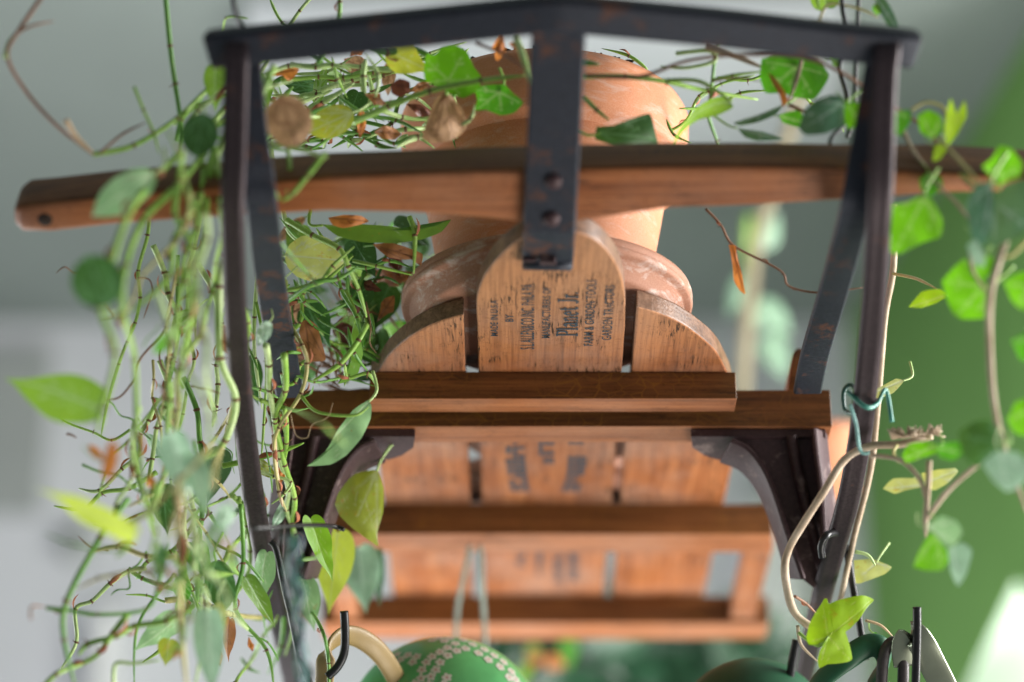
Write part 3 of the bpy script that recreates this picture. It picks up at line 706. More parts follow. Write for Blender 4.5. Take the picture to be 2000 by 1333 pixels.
# interior sharp tangle
A([(560, 430, 2.03), (610, 460, 2.02), (662, 486, 2.01), (680, 520, 2.01), (700, 565, 2.02), (716, 620, 2.03)], 12, 'g')
A([(716, 635, 2.03), (700, 665, 2.02), (665, 710, 2.02), (610, 745, 2.03)], 12, 'g')
A([(800, 425, 2.03), (810, 460, 2.02), (808, 535, 2.02)], 11, 'g')
A([(690, 510, 2.03), (735, 520, 2.02), (806, 538, 2.02)], 8, 'g')
A([(555, 568, 2.03), (600, 560, 2.02), (640, 545, 2.02), (690, 500, 2.01)], 9, 'g')
A([(560, 590, 2.03), (615, 552, 2.0), (660, 545, 2.0), (700, 520, 2.0)], 10, 'dg')
A([(628, 552, 2.01), (650, 520, 2.0), (692, 482, 2.0)], 9, 'g')
A([(570, 640, 2.04), (590, 675, 2.02), (600, 710, 2.02), (588, 768, 2.02), (545, 835, 2.03), (535, 880, 2.04), (545, 960, 2.05), (560, 1000, 2.06)], 9, 'y', sheath=.9)
A([(590, 775, 2.02), (620, 805, 2.01), (690, 812, 2.0), (720, 795, 2.0)], 7, 'g', nodes=False)
A([(535, 850, 2.04), (538, 900, 2.045), (545, 960, 2.05), (552, 990, 2.05)], 10, 'pk')
# thin brown roots
A([(375, 570, 1.98), (340, 600, 1.98), (318, 650, 1.98), (275, 700, 1.98), (262, 740, 1.98), (235, 775, 1.98), (205, 782, 1.98)], 5, 'b', nodes=False, name='aerial_root')
A([(372, 628, 2.0), (330, 660, 2.0), (312, 690, 2.0), (318, 720, 2.0), (340, 742, 2.0)], 4.5, 'b', nodes=False, name='aerial_root')
A([(372, 755, 1.97), (410, 762, 1.97), (430, 770, 1.97)], 5, 'b', name='aerial_root')
A([(130, 848, 1.95), (140, 850, 1.95), (150, 856, 1.95)], 5, 'b', nodes=False, name='aerial_root')
A([(715, 590, 2.04), (724, 640, 2.03), (722, 670, 2.03), (735, 690, 2.03)], 3, 'b', nodes=False, name='aerial_root')
A([(568, 810, 2.0), (578, 850, 2.0), (600, 855, 2.0), (610, 830, 2.0), (640, 815, 2.0), (650, 785, 2.0)], 1.3, 'pk', nodes=False, name='aerial_root')
# left curtain hand placed
A([(352, 300, 1.90), (300, 350, 1.83), (250, 420, 1.77), (215, 520, 1.74), (195, 600, 1.74), (225, 690, 1.74), (200, 800, 1.74), (190, 850, 1.74)], 15, 'g', sheath=.8)
A([(400, 300, 1.90), (340, 370, 1.83), (280, 430, 1.83), (245, 520, 1.77), (240, 610, 1.77), (262, 700, 1.83), (268, 850, 1.84), (280, 960, 1.83), (300, 1050, 1.88)], 14, 'g', sheath=.8)
A([(420, 290, 1.9), (385, 390, 1.87), (340, 470, 1.83), (330, 540, 1.83), (255, 610, 1.85)], 14, 'g')
A([(445, 250, 1.9), (410, 350, 1.88), (398, 460, 1.87), (380, 540, 1.88), (372, 640, 1.90), (330, 790, 1.95), (325, 870, 1.97)], 12, 'g')
A([(400, 640, 1.88), (350, 720, 1.9), (345, 800, 1.92), (332, 900, 1.93), (300, 960, 1.93), (250, 990, 1.93)], 12, 'y', sheath=.8)
A([(250, 975, 1.9), (195, 1050, 1.88), (130, 1175, 1.87), (125, 1250, 1.87), (148, 1345, 1.87)], 13, 'dg', sheath=0)
A([(90, 1188, 1.88), (130, 1192, 1.88), (190, 1200, 1.88), (285, 1190, 1.89), (310, 1140, 1.9), (330, 1060, 1.92)], 9, 'dg', sheath=.9)
A([(60, 1210, 1.83), (62, 1185, 1.83), (90, 1186, 1.87)], 5, 'b', nodes=False)
A([(345, 900, 1.83), (350, 1000, 1.83), (352, 1100, 1.83), (350, 1200, 1.83), (365, 1345, 1.83)], 17, 'y', sheath=.7)
A([(265, 820, 1.96), (258, 860, 1.96), (268, 930, 1.96), (285, 980, 1.96), (300, 1020, 1.96)], 12, 'g', sheath=.9)
A([(160, 908, 1.95), (195, 922, 1.95), (232, 930, 1.95), (262, 955, 1.95), (320, 985, 1.95)], 6, 'dg', nodes=False)
A([(460, 420, 1.93), (440, 500, 1.93), (428, 560, 1.93), (430, 700, 1.93), (460, 780, 1.94), (440, 860, 1.95), (400, 900, 1.96)], 17, 'p', sheath=.3)
A([(360, 760, 1.97), (325, 700, 1.97), (330, 770, 1.97), (310, 800, 1.97), (330, 830, 1.97), (360, 850, 1.97)], 7, 'dg')
A([(500, 590, 2.08), (520, 700, 2.08), (515, 830, 2.08), (510, 900, 2.08)], 7, 'g')
A([(505, 520, 2.09), (497, 620, 2.09), (498, 700, 2.09), (512, 800, 2.09)], 9, 'p')
A([(470, 985, 2.02), (475, 1100, 2.02), (460, 1190, 2.02), (520, 1270, 2.02), (535, 1345, 2.02)], 10, 'dg')
A([(380, 1010, 1.88), (380, 1120, 1.88), (405, 1180, 1.88), (380, 1345, 1.88)], 12, 'p')
A([(222, 1345, 1.9), (225, 1298, 1.9), (260, 1296, 1.9), (312, 1290, 1.9)], 9, 'p', nodes=False)
A([(342, 1120, 2.0), (270, 1220, 2.0), (262, 1345, 2.0)], 7, 'dg')
A([(505, 920, 2.05), (535, 930, 2.05), (568, 942, 2.05), (555, 965, 2.05), (530, 985, 2.05)], 7, 'p')
# --- generated fall of stems on the left
mk = ['g', 'g', 'dg', 'p', 'g', 'y', 'g']
def behind(x, y, d):
    """keep stems that cross the left runner or strap on its far side"""
    rd = 1.84 if y < 420 else 1.84+(y-420)*.00042
    return max(d, rd+.03) if 405+max(0, y-700)*.12 < x < 610 else d
def wander(x0, y0, ang, ln, d, rnd, step=52, turn=.42, pull=.25):
    out = [(x0, y0, behind(x0, y0, d))]; a = ang; side = 1
    for _ in range(max(2, int(ln/step))):
        side = -side; a += rnd.gauss(0, turn*.6)+side*turn*.5; a += (ang-a)*pull
        st = step*rnd.uniform(.6, 1.4); x0 += math.cos(a)*st; y0 += math.sin(a)*st
        out.append((x0, y0, behind(x0, y0, d+rnd.uniform(-.008, .008))))
    return out
for i in range(27):
    x0 = R.uniform(290, 560); y0 = R.uniform(200, 760); ln = R.uniform(220, 560); dd = R.choice([1.76, 1.82, 1.88, 1.96, 2.02, 2.08])
    A(wander(x0, y0, math.pi/2+R.gauss(.10, .16), min(ln, 1340-y0), dd, R), R.choice([6, 8, 10, 12, 13]), R.choice(mk+['p', 'y', 'g']), sheath=.4)
for i in range(46):                                   # lower thicket
    x0 = R.uniform(250, 560); y0 = R.uniform(760, 1200); dd = R.choice([1.76, 1.82, 1.9, 1.97, 2.04, 2.08])
    A(wander(x0, y0, math.pi/2+R.gauss(.1, .8), R.uniform(110, 330), dd, R, 46, .65, .12), R.choice([6, 8, 10, 12, 13]), R.choice(mk+['dg']), sheath=.4)
for i in range(12):                                   # side shoots and dry curling roots
    x0 = R.uniform(200, 420); y0 = R.uniform(480, 1200)
    A(wander(x0, y0, R.uniform(0, 6.28), R.uniform(60, 160), R.choice([1.85, 1.95, 2.0]), R, 24, 1.1, .0), R.choice([2.5, 3.5, 4.5]), R.choice(['b', 'b', 'dg']), nodes=False, name='aerial_root')
# one mesh of many fine inner stems = the tangle hanging behind the strap and above the bar
def tangle(name, boxes, cnt, rnd, mn, wr=(4, 9), dr=(2.04, 2.16), seg=(80, 200)):
    b = MB()
    for i in range(cnt):
        X0, Y0, X1, Y1 = rnd.choice(boxes); x0 = rnd.uniform(X0, X1); y0 = rnd.uniform(Y0, Y1); an = rnd.uniform(0, math.pi*2); ln = rnd.uniform(*seg)
        x1 = min(max(x0+math.cos(an)*ln, X0-20), X1+10); y1 = min(max(y0+math.sin(an)*ln, Y0-15), Y1+15); d = rnd.uniform(*dr)
        if math.hypot(x1-x0, y1-y0) < 20: continue
        pt = zig(x0, y0, x1, y1, d, d+rnd.uniform(-.02, .02), max(2, int(ln/50)), 16, rnd)
        C = cr([at(*p) for p in pt], 5); r = rnd.uniform(*wr)*.5*d/F; nc = len(C); b.tube(C, [r*min(1, .3+i*.35, .12+(nc-1-i)*.22) for i in range(nc)], 7, 0)
        for j in range(1, len(pt)-1): node(b, C[j*5], C[j*5+1]-C[j*5-1], r, rnd.random() < .25)
    o = b.build(name, [ST[mn], M['node'], M['sheath']], phi, recalc=False); o['kind'] = 'stuff'; return o
BX = [(560, 440, 800, 740), (560, 440, 720, 740)]
tangle('stem_tangle', [(560, 560, 740, 760)], 22, random.Random(14), 'b', (4, 9), (2.12, 2.22))
tangle('stem_tangle', BX, 34, random.Random(1), 'dg'); tangle('stem_tangle', BX, 16, random.Random(2), 'g')
BT_ = [(500, 110, 920, 275), (520, 180, 880, 275)]
tangle('stem_tangle', BT_, 34, random.Random(3), 'dg', wr=(6, 12), dr=(1.97, 2.12)); tangle('stem_tangle', BT_, 34, random.Random(4), 'p', (6, 12), (1.95, 2.1), (50, 130))
BR_ = [(1180, 110, 1640, 265)]
for i in range(9):
    A(wander(R.uniform(500, 640), R.uniform(120, 270), R.gauss(-.1, .35), R.uniform(180, 380), R.uniform(1.97, 2.05), R, 60, .5, .2), R.choice([8, 10, 13]), R.choice(['g', 'p', 'dg']), sheath=.3)
for i in range(7):
    A(wander(R.uniform(330, 420), R.uniform(230, 300), R.gauss(-.5, .3), R.uniform(120, 220), R.uniform(1.9, 1.97), R, 50, .5, .2), R.choice([7, 9, 11]), R.choice(['g', 'p', 'dg']), sheath=.5)
tangle('stem_tangle', BR_, 7, random.Random(6), 'g', (4, 7), (1.98, 2.1)); tangle('stem_tangle', [(500, 60, 900, 200), (420, -20, 620, 60)], 10, random.Random(8), 'g', (5, 9), (1.97, 2.1))
tangle('stem_tangle', [(480, 480, 600, 1000), (300, 700, 560, 1300)], 26, random.Random(9), 'dg', (4, 8), (2.05, 2.25))
tangle('stem_tangle', [(700, 480, 830, 640), (560, 560, 720, 740)], 14, random.Random(10), 'b', (3, 7), (2.1, 2.2), (40, 110))
# --- heart leaves
def ell(cx, cy, rx, ry, rot=0, n=12, tipk=1.0):
    out = []; c_, s_ = math.cos(math.radians(rot)), math.sin(math.radians(rot))
    for k in range(n):
        a = 2*math.pi*k/n; x = rx*math.cos(a)*(tipk if k == 0 else 1); y = ry*math.sin(a); out.append((cx+x*c_-y*s_, cy+x*s_+y*c_))
    return out
def EL(cx, cy, rx, ry, rot, d, mn, tipk=1.12, **k):
    o_ = ell(cx, cy, rx, ry, rot, 12, tipk); c_, s_ = math.cos(math.radians(rot)), math.sin(math.radians(rot))
    leafpx(phi, o_, (cx-rx*c_*.95, cy-rx*s_*.95), [o_[0]]+[o_[q] for q in (2, 10, 3, 9)], d, mn, **k)
Hh = lambda *a, **k: leaf(phi, *a, **k)
for i in range(16):
    x, y = R.uniform(300, 560), R.uniform(560, 1300); EL(x, y, R.uniform(16, 34), R.uniform(9, 22), R.uniform(40, 140), behind(x, y, R.choice([1.8, 1.9, 2.0, 2.1])), R.choice(['dark', 'mid', 'mint', 'ivy', 'olive', 'frost', 'dead']), 1.3, gx=R.uniform(-.6, .6), gy=R.uniform(-.6, .6), bulge=.4, ruffle=.1)
Hh((192, 800, 1.78), (10, 712, 1.80), 118, 'h', 25, 'mid', .12, .25)
Hh((608, 1012, 2.04), (640, 1138, 2.06), 62, 'h', 35, 'lime', .22, .1, label='bright yellow green leaf with an orange spot')
Hh((660, 1040, 2.18), (640, 1195, 2.18), 80, 'h', 10, 'yellow')
Hh((700, 1070, 2.3), (712, 1195, 2.3), 85, 'h', 10, 'frost')
Hh((735, 1075, 2.32), (738, 1185, 2.32), 30, 'h', 20, 'blue')
Hh((262, 1042, 1.72), (88, 950, 1.70), 62, 'h', 40, 'yellow', .1, .1)
Hh((335, 848, 1.78), (372, 985, 1.78), 74, 'h', -20, 'frost')  # pale colour of this blade stands in for glare on it
Hh((375, 890, 1.78), (400, 1010, 1.78), 60, 'h', 30, 'frost')
Hh((482, 1128, 2.02), (530, 1228, 2.03), 50, 'h', 40, 'mid')
Hh((350, 1205, 1.98), (268, 1276, 1.98), 70, 'h', -40, 'mint')
Hh((405, 1195, 1.84), (412, 1360, 1.84), 66, 'h', 10, 'frost')
Hh((330, 1250, 1.96), (322, 1300, 1.96), 44, 'h', 10, 'olive')
Hh((318, 950, 2.0), (325, 1042, 2.0), 60, 'h', 10, 'dark')
Hh((430, 880, 2.1), (400, 980, 2.1), 70, 'h', 30, 'blue')
Hh((448, 1210, 2.04), (438, 1290, 2.04), 40, 'h', 50, 'dead')
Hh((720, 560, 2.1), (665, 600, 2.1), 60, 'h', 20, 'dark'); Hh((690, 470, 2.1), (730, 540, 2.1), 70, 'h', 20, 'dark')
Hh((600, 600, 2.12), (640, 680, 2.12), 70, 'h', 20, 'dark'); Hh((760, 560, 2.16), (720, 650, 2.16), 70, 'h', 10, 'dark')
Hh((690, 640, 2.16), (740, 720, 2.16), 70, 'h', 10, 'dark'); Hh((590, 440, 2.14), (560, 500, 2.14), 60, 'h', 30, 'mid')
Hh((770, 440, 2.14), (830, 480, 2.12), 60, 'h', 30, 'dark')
Hh((760, 100, 1.97), (832, 138, 1.96), 74, 'h', 20, 'olive')
Hh((500, 150, 2.0), (520, 210, 2.0), 60, 'h', 20, 'mid'); Hh((420, 130, 1.93), (418, 215, 1.93), 50, 'h', 20, 'mid')
Hh((700, 180, 2.04), (680, 230, 2.04), 50, 'h', 20, 'dark')
Hh((1425, 200, 1.93), (1286, 198, 1.93), 60, 'h', 55, 'mid', .2, .3, curl=1.2)
Hh((1615, 15, 1.95), (1600, -60, 1.95), 60, 'h', 0, 'mid')
Hh((480, 700, 2.12), (500, 790, 2.12), 55, 'h', 20, 'dark'); Hh((520, 1080, 2.1), (500, 1180, 2.1), 60, 'h', 40, 'mint')
Hh((590, 1130, 2.14), (610, 1230, 2.14), 60, 'h', 20, 'mint'); Hh((375, 1060, 2.06), (400, 1130, 2.06), 55, 'h', 20, 'ivy')
EL(190, 550, 52, 50, 250, 1.72, 'dark', 1.05, gx=.3)
EL(245, 376, 66, 36, 142, 1.80, 'mint', 1.2, gx=.2, gy=.3)
EL(390, 262, 42, 38, 100, 1.84, 'dark', 1.1)
EL(563, 236, 52, 46, 70, 1.86, 'tan', 1.0, gx=.15, ruffle=.06, bulge=.3, label='round dried brown leaf')
EL(648, 238, 46, 32, 155, 1.97, 'olive', 1.1, gy=.3)
EL(612, 504, 56, 46, 5, 2.03, 'pale', 1.25, gx=.15, ruffle=.05, bulge=.3, vw=2.0, label='faded yellow green leaf')
EL(430, 1142, 48, 30, 80, 2.0, 'dark', 1.1)
EL(215, 900, 14, 40, 10, 1.74, 'orange', 1.1)
Lp = lambda *a, **k: leafpx(phi, *a, **k)
Lp([(628, 438), (660, 440), (700, 438), (760, 442), (810, 450), (850, 440), (880, 427), (862, 452), (825, 468), (770, 476), (710, 474), (660, 462)], (630, 440), [(876, 430)], 2.02, 'mid', .1, .5, .3, vw=1.8)
Lp([(716, 783), (724, 795), (722, 820), (706, 856), (676, 890), (645, 908), (598, 912), (622, 900), (642, 872), (660, 840), (688, 802)], (718, 786), [(602, 911)], 2.0, 'mint', .1, .2, .5, ruffle=.08, vw=1.8)
Lp([(655, 985), (664, 952), (695, 926), (735, 920), (748, 955), (748, 1000), (736, 1042), (738, 1068), (718, 1054), (690, 1034), (664, 1008)], (735, 922), [(737, 1062), (662, 985), (690, 1030)], 2.14, 'olive', .2, .1, .4, ruffle=.06)
Lp([(690, 628), (702, 650), (708, 690), (700, 728), (680, 745), (660, 750), (678, 730), (686, 700), (684, 665)], (690, 632), [(664, 748)], 2.06, 'mid', .4, .1, .4, vw=1.6)
# shaded small leaves filling the heart of the plant
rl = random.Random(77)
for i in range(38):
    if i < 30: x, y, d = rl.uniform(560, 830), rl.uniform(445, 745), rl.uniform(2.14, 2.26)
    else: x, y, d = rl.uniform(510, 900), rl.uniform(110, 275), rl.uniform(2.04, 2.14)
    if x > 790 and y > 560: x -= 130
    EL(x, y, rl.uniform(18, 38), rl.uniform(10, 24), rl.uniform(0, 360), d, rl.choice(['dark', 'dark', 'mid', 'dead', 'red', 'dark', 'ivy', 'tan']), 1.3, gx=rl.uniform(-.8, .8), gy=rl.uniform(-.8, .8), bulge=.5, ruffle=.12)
# orange spot on the lime leaf
# dead leaves
leafpx(phi, [(835, 235), (850, 195), (868, 180), (885, 190), (905, 215), (912, 245), (900, 262), (880, 275), (850, 280), (825, 272)], (868, 182), [(850, 275), (885, 272), (905, 240), (835, 250)], 1.95, 'tan', .2, .1, .4, 0, .14, 'crumpled tan dead leaf', name='dead_leaf')
leafpx(phi, [(728, 478), (760, 474), (790, 482), (825, 496), (822, 520), (818, 505), (790, 508), (756, 502)], (730, 480), [(822, 505), (790, 508)], 2.02, 'dead', .2, .1, .3, 0, .12, 'curled brown dead leaf', name='dead_leaf')
leafpx(phi, [(590, 628), (602, 624), (620, 640), (636, 700), (630, 706), (606, 706), (600, 690), (584, 650)], (596, 628), [(634, 700), (606, 704)], 2.06, 'dead', .1, .1, .2, 0, .08, 'narrow brown dead leaf', name='dead_leaf')
leafpx(phi, [(640, 425), (670, 420), (705, 422), (720, 432), (700, 440), (670, 446), (650, 440)], (640, 425), [(715, 432)], 2.0, 'orange', 0, .1, .2, 0, .12, 'small orange dry leaf', name='dead_leaf')
leafpx(phi, [(762, 165), (780, 154), (800, 160), (800, 180), (780, 190), (765, 182)], (762, 165), [(800, 170)], 1.97, 'red', 0, 0, .3, 0, .06, name='dead_leaf')
for (x, y, s, mn, d) in ((735, 195, 22, 'dead', 1.98), (705, 240, 24, 'orange', 1.99), (820, 170, 20, 'dead', 2.0), (560, 140, 30, 'orange', 1.99), (600, 230, 20, 'dead', 2.0), (760, 260, 26, 'dead', 1.99), (820, 215, 26, 'red', 1.99),
                         (545, 930, 20, 'orange', 2.06), (490, 1262, 14, 'orange', 2.0), (345, 1275, 18, 'orange', 1.85), (295, 940, 16, 'orange', 1.88), (720, 560, 26, 'red', 2.1), (755, 600, 26, 'dead', 2.12), (690, 600, 22, 'red', 2.1), (640, 500, 18, 'dead', 2.1), (770, 520, 20, 'red', 2.14), (700, 100, 20, 'orange', 2.0), (975, 95, 24, 'orange', 1.94), (1010, 90, 18, 'dead', 1.93), (188, 885, 18, 'orange', 1.82)):
    an = R.uniform(0, 6.28); o_ = []
    for k in range(8):
        a_ = an+k*math.pi/4; q_ = s*R.uniform(.55, 1)*(1.4 if k % 4 == 0 else .7); o_.append((x+math.cos(a_)*q_, y+math.sin(a_)*q_))
    leafpx(phi, o_, o_[0], [o_[4]], d, mn, R.uniform(-.3, .3), R.uniform(-.3, .3), .6, 0, .2, name='dead_leaf')

# ------------------------------------------------------------------ ivy
ivy = thing('ivy_vine', 'ivy with bright lobed leaves and pale woody stems trailing down the right side', 'ivy', (PX+.08, PY, zb+.17))
B_ = lambda *a, **k: stem(ivy, *a, **k)
B_([(1145, 148, 1.9), (1250, 150, 1.9), (1340, 120, 1.89), (1440, 108, 1.88), (1560, 112, 1.88), (1640, 140, 1.88), (1700, 180, 1.89), (1770, 225, 1.9), (1815, 260, 1.9), (1850, 320, 1.88), (1900, 370, 1.86)], 8, 'b', nodes=False)
B_([(1378, 92, 1.94), (1440, 112, 1.94), (1495, 135, 1.94)], 13, 't', nodes=False)
B_([(1565, 118, 1.93), (1555, 160, 1.93), (1540, 200, 1.93)], 9, 't', nodes=False)
B_([(1540, 205, 1.93), (1580, 222, 1.93), (1630, 240, 1.93)], 8, 'b')
B_([(1600, 40, 1.93), (1620, 8, 1.93), (1680, 18, 1.93), (1715, 35, 1.93)], 6, 'y', nodes=False)
B_([(1592, -20, 1.93), (1600, 20, 1.93)], 8, 'dg', nodes=False)
B_([(1745, 210, 1.9), (1780, 290, 1.88), (1810, 330, 1.87), (1830, 360, 1.86), (1870, 400, 1.85), (1900, 440, 1.84)], 9, 't', nodes=False)
B_([(1780, 215, 1.88), (1810, 200, 1.88), (1845, 215, 1.88), (1850, 270, 1.87)], 7, 'y', nodes=False)
B_([(1830, 268, 1.86), (1870, 310, 1.84), (1925, 370, 1.82)], 8, 'y', nodes=False)
B_([(1985, 420, 1.82), (1960, 480, 1.82), (1935, 570, 1.82), (1932, 660, 1.83), (1940, 780, 1.83), (1962, 880, 1.83), (2005, 1000, 1.83)], 16, 't', nodes=False)
B_([(2005, 470, 1.82), (1975, 500, 1.82), (1950, 500, 1.82)], 9, 'y', nodes=False)
B_([(1895, 480, 1.84), (1900, 530, 1.84), (1935, 580, 1.84)], 8, 't', nodes=False)
B_([(1745, 400, 2.1), (1745, 520, 2.1), (1728, 620, 2.1), (1715, 780, 2.11), (1700, 920, 2.12), (1668, 1050, 2.13), (1640, 1180, 2.14), (1620, 1260, 2.15)], 15, 't', nodes=False)
B_([(1745, 535, 2.08), (1790, 545, 2.05), (1830, 565, 2.02)], 7, 'y', nodes=False)
B_([(1820, 852, 1.97), (1760, 868, 1.98), (1700, 872, 1.99), (1650, 898, 2.0), (1610, 960, 2.0), (1568, 1025, 2.01), (1540, 1075, 2.02), (1533, 1120, 2.02), (1548, 1190, 2.03), (1580, 1222, 2.03), (1610, 1230, 2.03)], 15, 't', nodes=False, taper=1.1)
B_([(1552, 1165, 2.03), (1575, 1180, 2.04), (1600, 1205, 2.05)], 6, 'b')
B_([(1558, 1222, 2.03), (1565, 1260, 2.03), (1600, 1295, 2.03)], 7, 't', nodes=False)
B_([(1690, 1212, 2.08), (1720, 1222, 2.08), (1745, 1245, 2.08)], 6, 'pk', nodes=False)
B_([(1670, 1078, 2.08), (1695, 1085, 2.08), (1710, 1105, 2.08)], 8, 'p', nodes=False)
B_([(1700, 890, 1.95), (1760, 900, 1.93), (1800, 945, 1.92), (1812, 1010, 1.92)], 10, 't', nodes=False)
B_([(1812, 1010, 1.92), (1850, 960, 1.9), (1900, 915, 1.88), (1962, 870, 1.86)], 12, 't', nodes=False)
B_([(1815, 900, 1.92), (1812, 960, 1.92), (1808, 1010, 1.92), (1808, 1050, 1.92)], 13, 't', nodes=False)
B_([(1752, 870, 1.96), (1745, 885, 1.95), (1755, 905, 1.94)], 7, 'y', nodes=False)
B_([(1378, 408, 2.0), (1408, 440, 2.0), (1432, 480, 2.0), (1500, 515, 2.0), (1530, 535, 2.0), (1542, 560, 2.0), (1600, 572, 2.0), (1685, 562, 2.0)], 5.5, 'b', sheath=.6, label='thin dry brown stem')
# fuzzy rootlets at the cut end
b = MB(); rr_ = random.Random(4)
for i in range(60):
    x = rr_.uniform(1742, 1830); p = at(x, 858-(x-1742)*.12, 1.965); d = Vector((rr_.uniform(-.5, .9), rr_.uniform(-1, .3), rr_.uniform(-.2, 1))).normalized()
    b.tube([p, p+d*.005, p+d*.009+Vector((rr_.uniform(-.003, .003), 0, 0))], [.0009, .0008, .0005], 5, 0)
b.build('aerial_roots', ST['t'], ivy)['kind'] = 'stuff'
leafpx(ivy, [(1424, 478), (1438, 480), (1440, 500), (1450, 540), (1456, 575), (1446, 568), (1434, 548), (1430, 515), (1427, 495)], (1430, 482), [(1452, 570)], 1.99, 'orange', 0, .1, .2, 0, .1, 'hanging orange dry leaf', name='dead_leaf')
I = lambda *a, **k: leafpx(ivy, *a, **k)
I([(832, 105), (850, 108), (862, 92), (890, 88), (912, 100), (925, 130), (942, 152), (930, 178), (905, 192), (878, 182), (850, 166), (830, 158), (828, 130)], (876, 158), [(835, 118), (908, 98), (936, 156), (840, 160), (900, 188)], 1.945, 'ivybright', .05, .1, .3)
I([(925, 172), (950, 165), (985, 165), (1000, 180), (1022, 200), (1005, 220), (978, 226), (950, 215), (928, 215), (932, 195)], (975, 180), [(930, 175), (1018, 202), (980, 224), (935, 212)], 1.95, 'ivy', -.05, .1, .3)
I([(1488, 115), (1520, 108), (1560, 112), (1600, 118), (1622, 145), (1610, 170), (1590, 195), (1555, 190), (1530, 182), (1496, 182), (1484, 150)], (1555, 130), [(1490, 120), (1618, 145), (1590, 192), (1498, 180), (1540, 186)], 1.93, 'ivy', .05, 0, .3)
I([(1165, 248), (1200, 245), (1235, 232), (1270, 222), (1282, 262), (1284, 282), (1200, 282), (1163, 272)], (1172, 260), [(1270, 226), (1280, 270), (1200, 275)], 1.93, 'dark', .1, -.3, .3)
I([(1595, 195), (1625, 185), (1652, 190), (1660, 215), (1650, 245), (1610, 262), (1575, 265), (1560, 250), (1572, 215)], (1650, 200), [(1565, 255), (1600, 200), (1645, 245)], 1.88, 'blue', .2, .1, .3)
I([(1650, 200), (1680, 202), (1682, 240), (1660, 252), (1650, 240)], (1655, 205), [(1680, 240)], 1.88, 'ivybright')
I([(1432, 240), (1480, 225), (1530, 205), (1515, 225), (1480, 240), (1445, 246)], (1530, 205), [(1440, 243)], 1.93, 'blue')
I([(1440, 250), (1490, 258), (1530, 272), (1480, 276), (1455, 268)], (1440, 250), [(1520, 272)], 1.93, 'blue')
I([(1520, 225), (1560, 215), (1575, 240), (1560, 250), (1530, 240)], (1525, 228), [(1570, 240)], 1.93, 'ivy')
I([(1500, 142), (1512, 150), (1530, 175), (1540, 195), (1530, 210), (1522, 185), (1510, 165)], (1505, 146), [(1534, 205)], 1.925, 'orange', name='dead_leaf')
I([(1620, 115), (1645, 112), (1645, 130), (1630, 130)], (1622, 118), [(1643, 128)], 1.93, 'ivybright')
I([(1710, -12), (1730, 0), (1745, 25), (1755, 52), (1735, 50), (1722, 30), (1712, 15)], (1712, 0), [(1750, 50)], 1.92, 'blue')
I([(1705, 10), (1718, 8), (1722, 25), (1712, 30), (1704, 20)], (1712, 10), [(1714, 28)], 1.92, 'ivybright')
I([(1792, 225), (1815, 215), (1838, 228), (1842, 255), (1820, 272), (1798, 258)], (1820, 268), [(1800, 228), (1838, 232)], 1.86, 'ivybright')
I([(1848, 225), (1858, 192), (1868, 222), (1885, 195), (1888, 230), (1870, 262), (1852, 285), (1845, 262)], (1850, 275), [(1858, 198), (1884, 205)], 1.86, 'ivylime')
I([(1748, 218), (1778, 215), (1780, 235), (1760, 265), (1748, 260)], (1750, 220), [(1775, 230)], 1.86, 'ivy')
I([(1825, 288), (1840, 275), (1850, 290), (1835, 312), (1822, 315)], (1840, 278), [(1826, 312)], 1.86, 'ivylime')
I([(1918, 325), (1938, 310), (1952, 285), (1975, 290), (1998, 320), (1992, 345), (1970, 352), (1950, 362), (1935, 345)], (1955, 348), [(1922, 326), (1956, 290), (1994, 328)], 1.82, 'ivybright')
I([(1885, 400), (1905, 362), (1935, 356), (1945, 385), (1938, 440), (1925, 480), (1898, 465)], (1938, 360), [(1890, 402), (1920, 470)], 1.80, 'blue', .3)
I([(1940, 395), (1965, 360), (2010, 350), (2020, 420), (2000, 455), (1965, 475), (1935, 478)], (1942, 390), [(1998, 440), (1945, 470)], 1.80, 'blue', -.3)
I([(1742, 400), (1770, 395), (1800, 382), (1822, 390), (1842, 430), (1838, 462), (1800, 475), (1760, 496), (1740, 490)], (1805, 388), [(1745, 405), (1838, 455), (1750, 490), (1840, 425)], 1.84, 'ivybright')
I([(1795, 350), (1812, 338), (1838, 345), (1842, 365), (1820, 385), (1800, 372)], (1815, 340), [(1800, 370), (1838, 362)], 1.86, 'ivy')
I([(1840, 550), (1862, 525), (1885, 505), (1905, 525), (1930, 560), (1938, 600), (1925, 622), (1880, 624), (1862, 612), (1848, 580)], (1920, 560), [(1845, 550), (1885, 510), (1870, 615), (1925, 618)], 1.84, 'ivybright')
I([(1888, 480), (1905, 468), (1920, 490), (1925, 520), (1902, 515)], (1905, 470), [(1918, 515)], 1.80, 'frost')
I([(1905, 505), (1935, 500), (1945, 520), (1925, 545), (1908, 530)], (1930, 500), [(1912, 530)], 1.82, 'ivybright')
I([(1775, 600), (1800, 570), (1835, 565), (1850, 578), (1830, 592), (1800, 602)], (1846, 578), [(1780, 600)], 1.97, 'ivylime')
I([(1960, 552), (1985, 535), (2020, 530), (2020, 600), (1995, 605), (1978, 590)], (2010, 560), [(1965, 554), (1990, 600)], 1.80, 'ivybright')
I([(1975, 665), (2020, 645), (2020, 700), (1995, 705)], (2015, 660), [(1980, 668)], 1.80, 'ivy')
I([(1968, 820), (1985, 785), (2020, 780), (2020, 850), (1985, 848)], (2010, 800), [(1972, 822)], 1.80, 'ivybright')
I([(1872, 845), (1900, 825), (1930, 820), (1960, 850), (1962, 880), (1940, 905), (1905, 912), (1880, 890)], (1955, 865), [(1875, 850), (1930, 825), (1900, 908)], 1.80, 'dark')
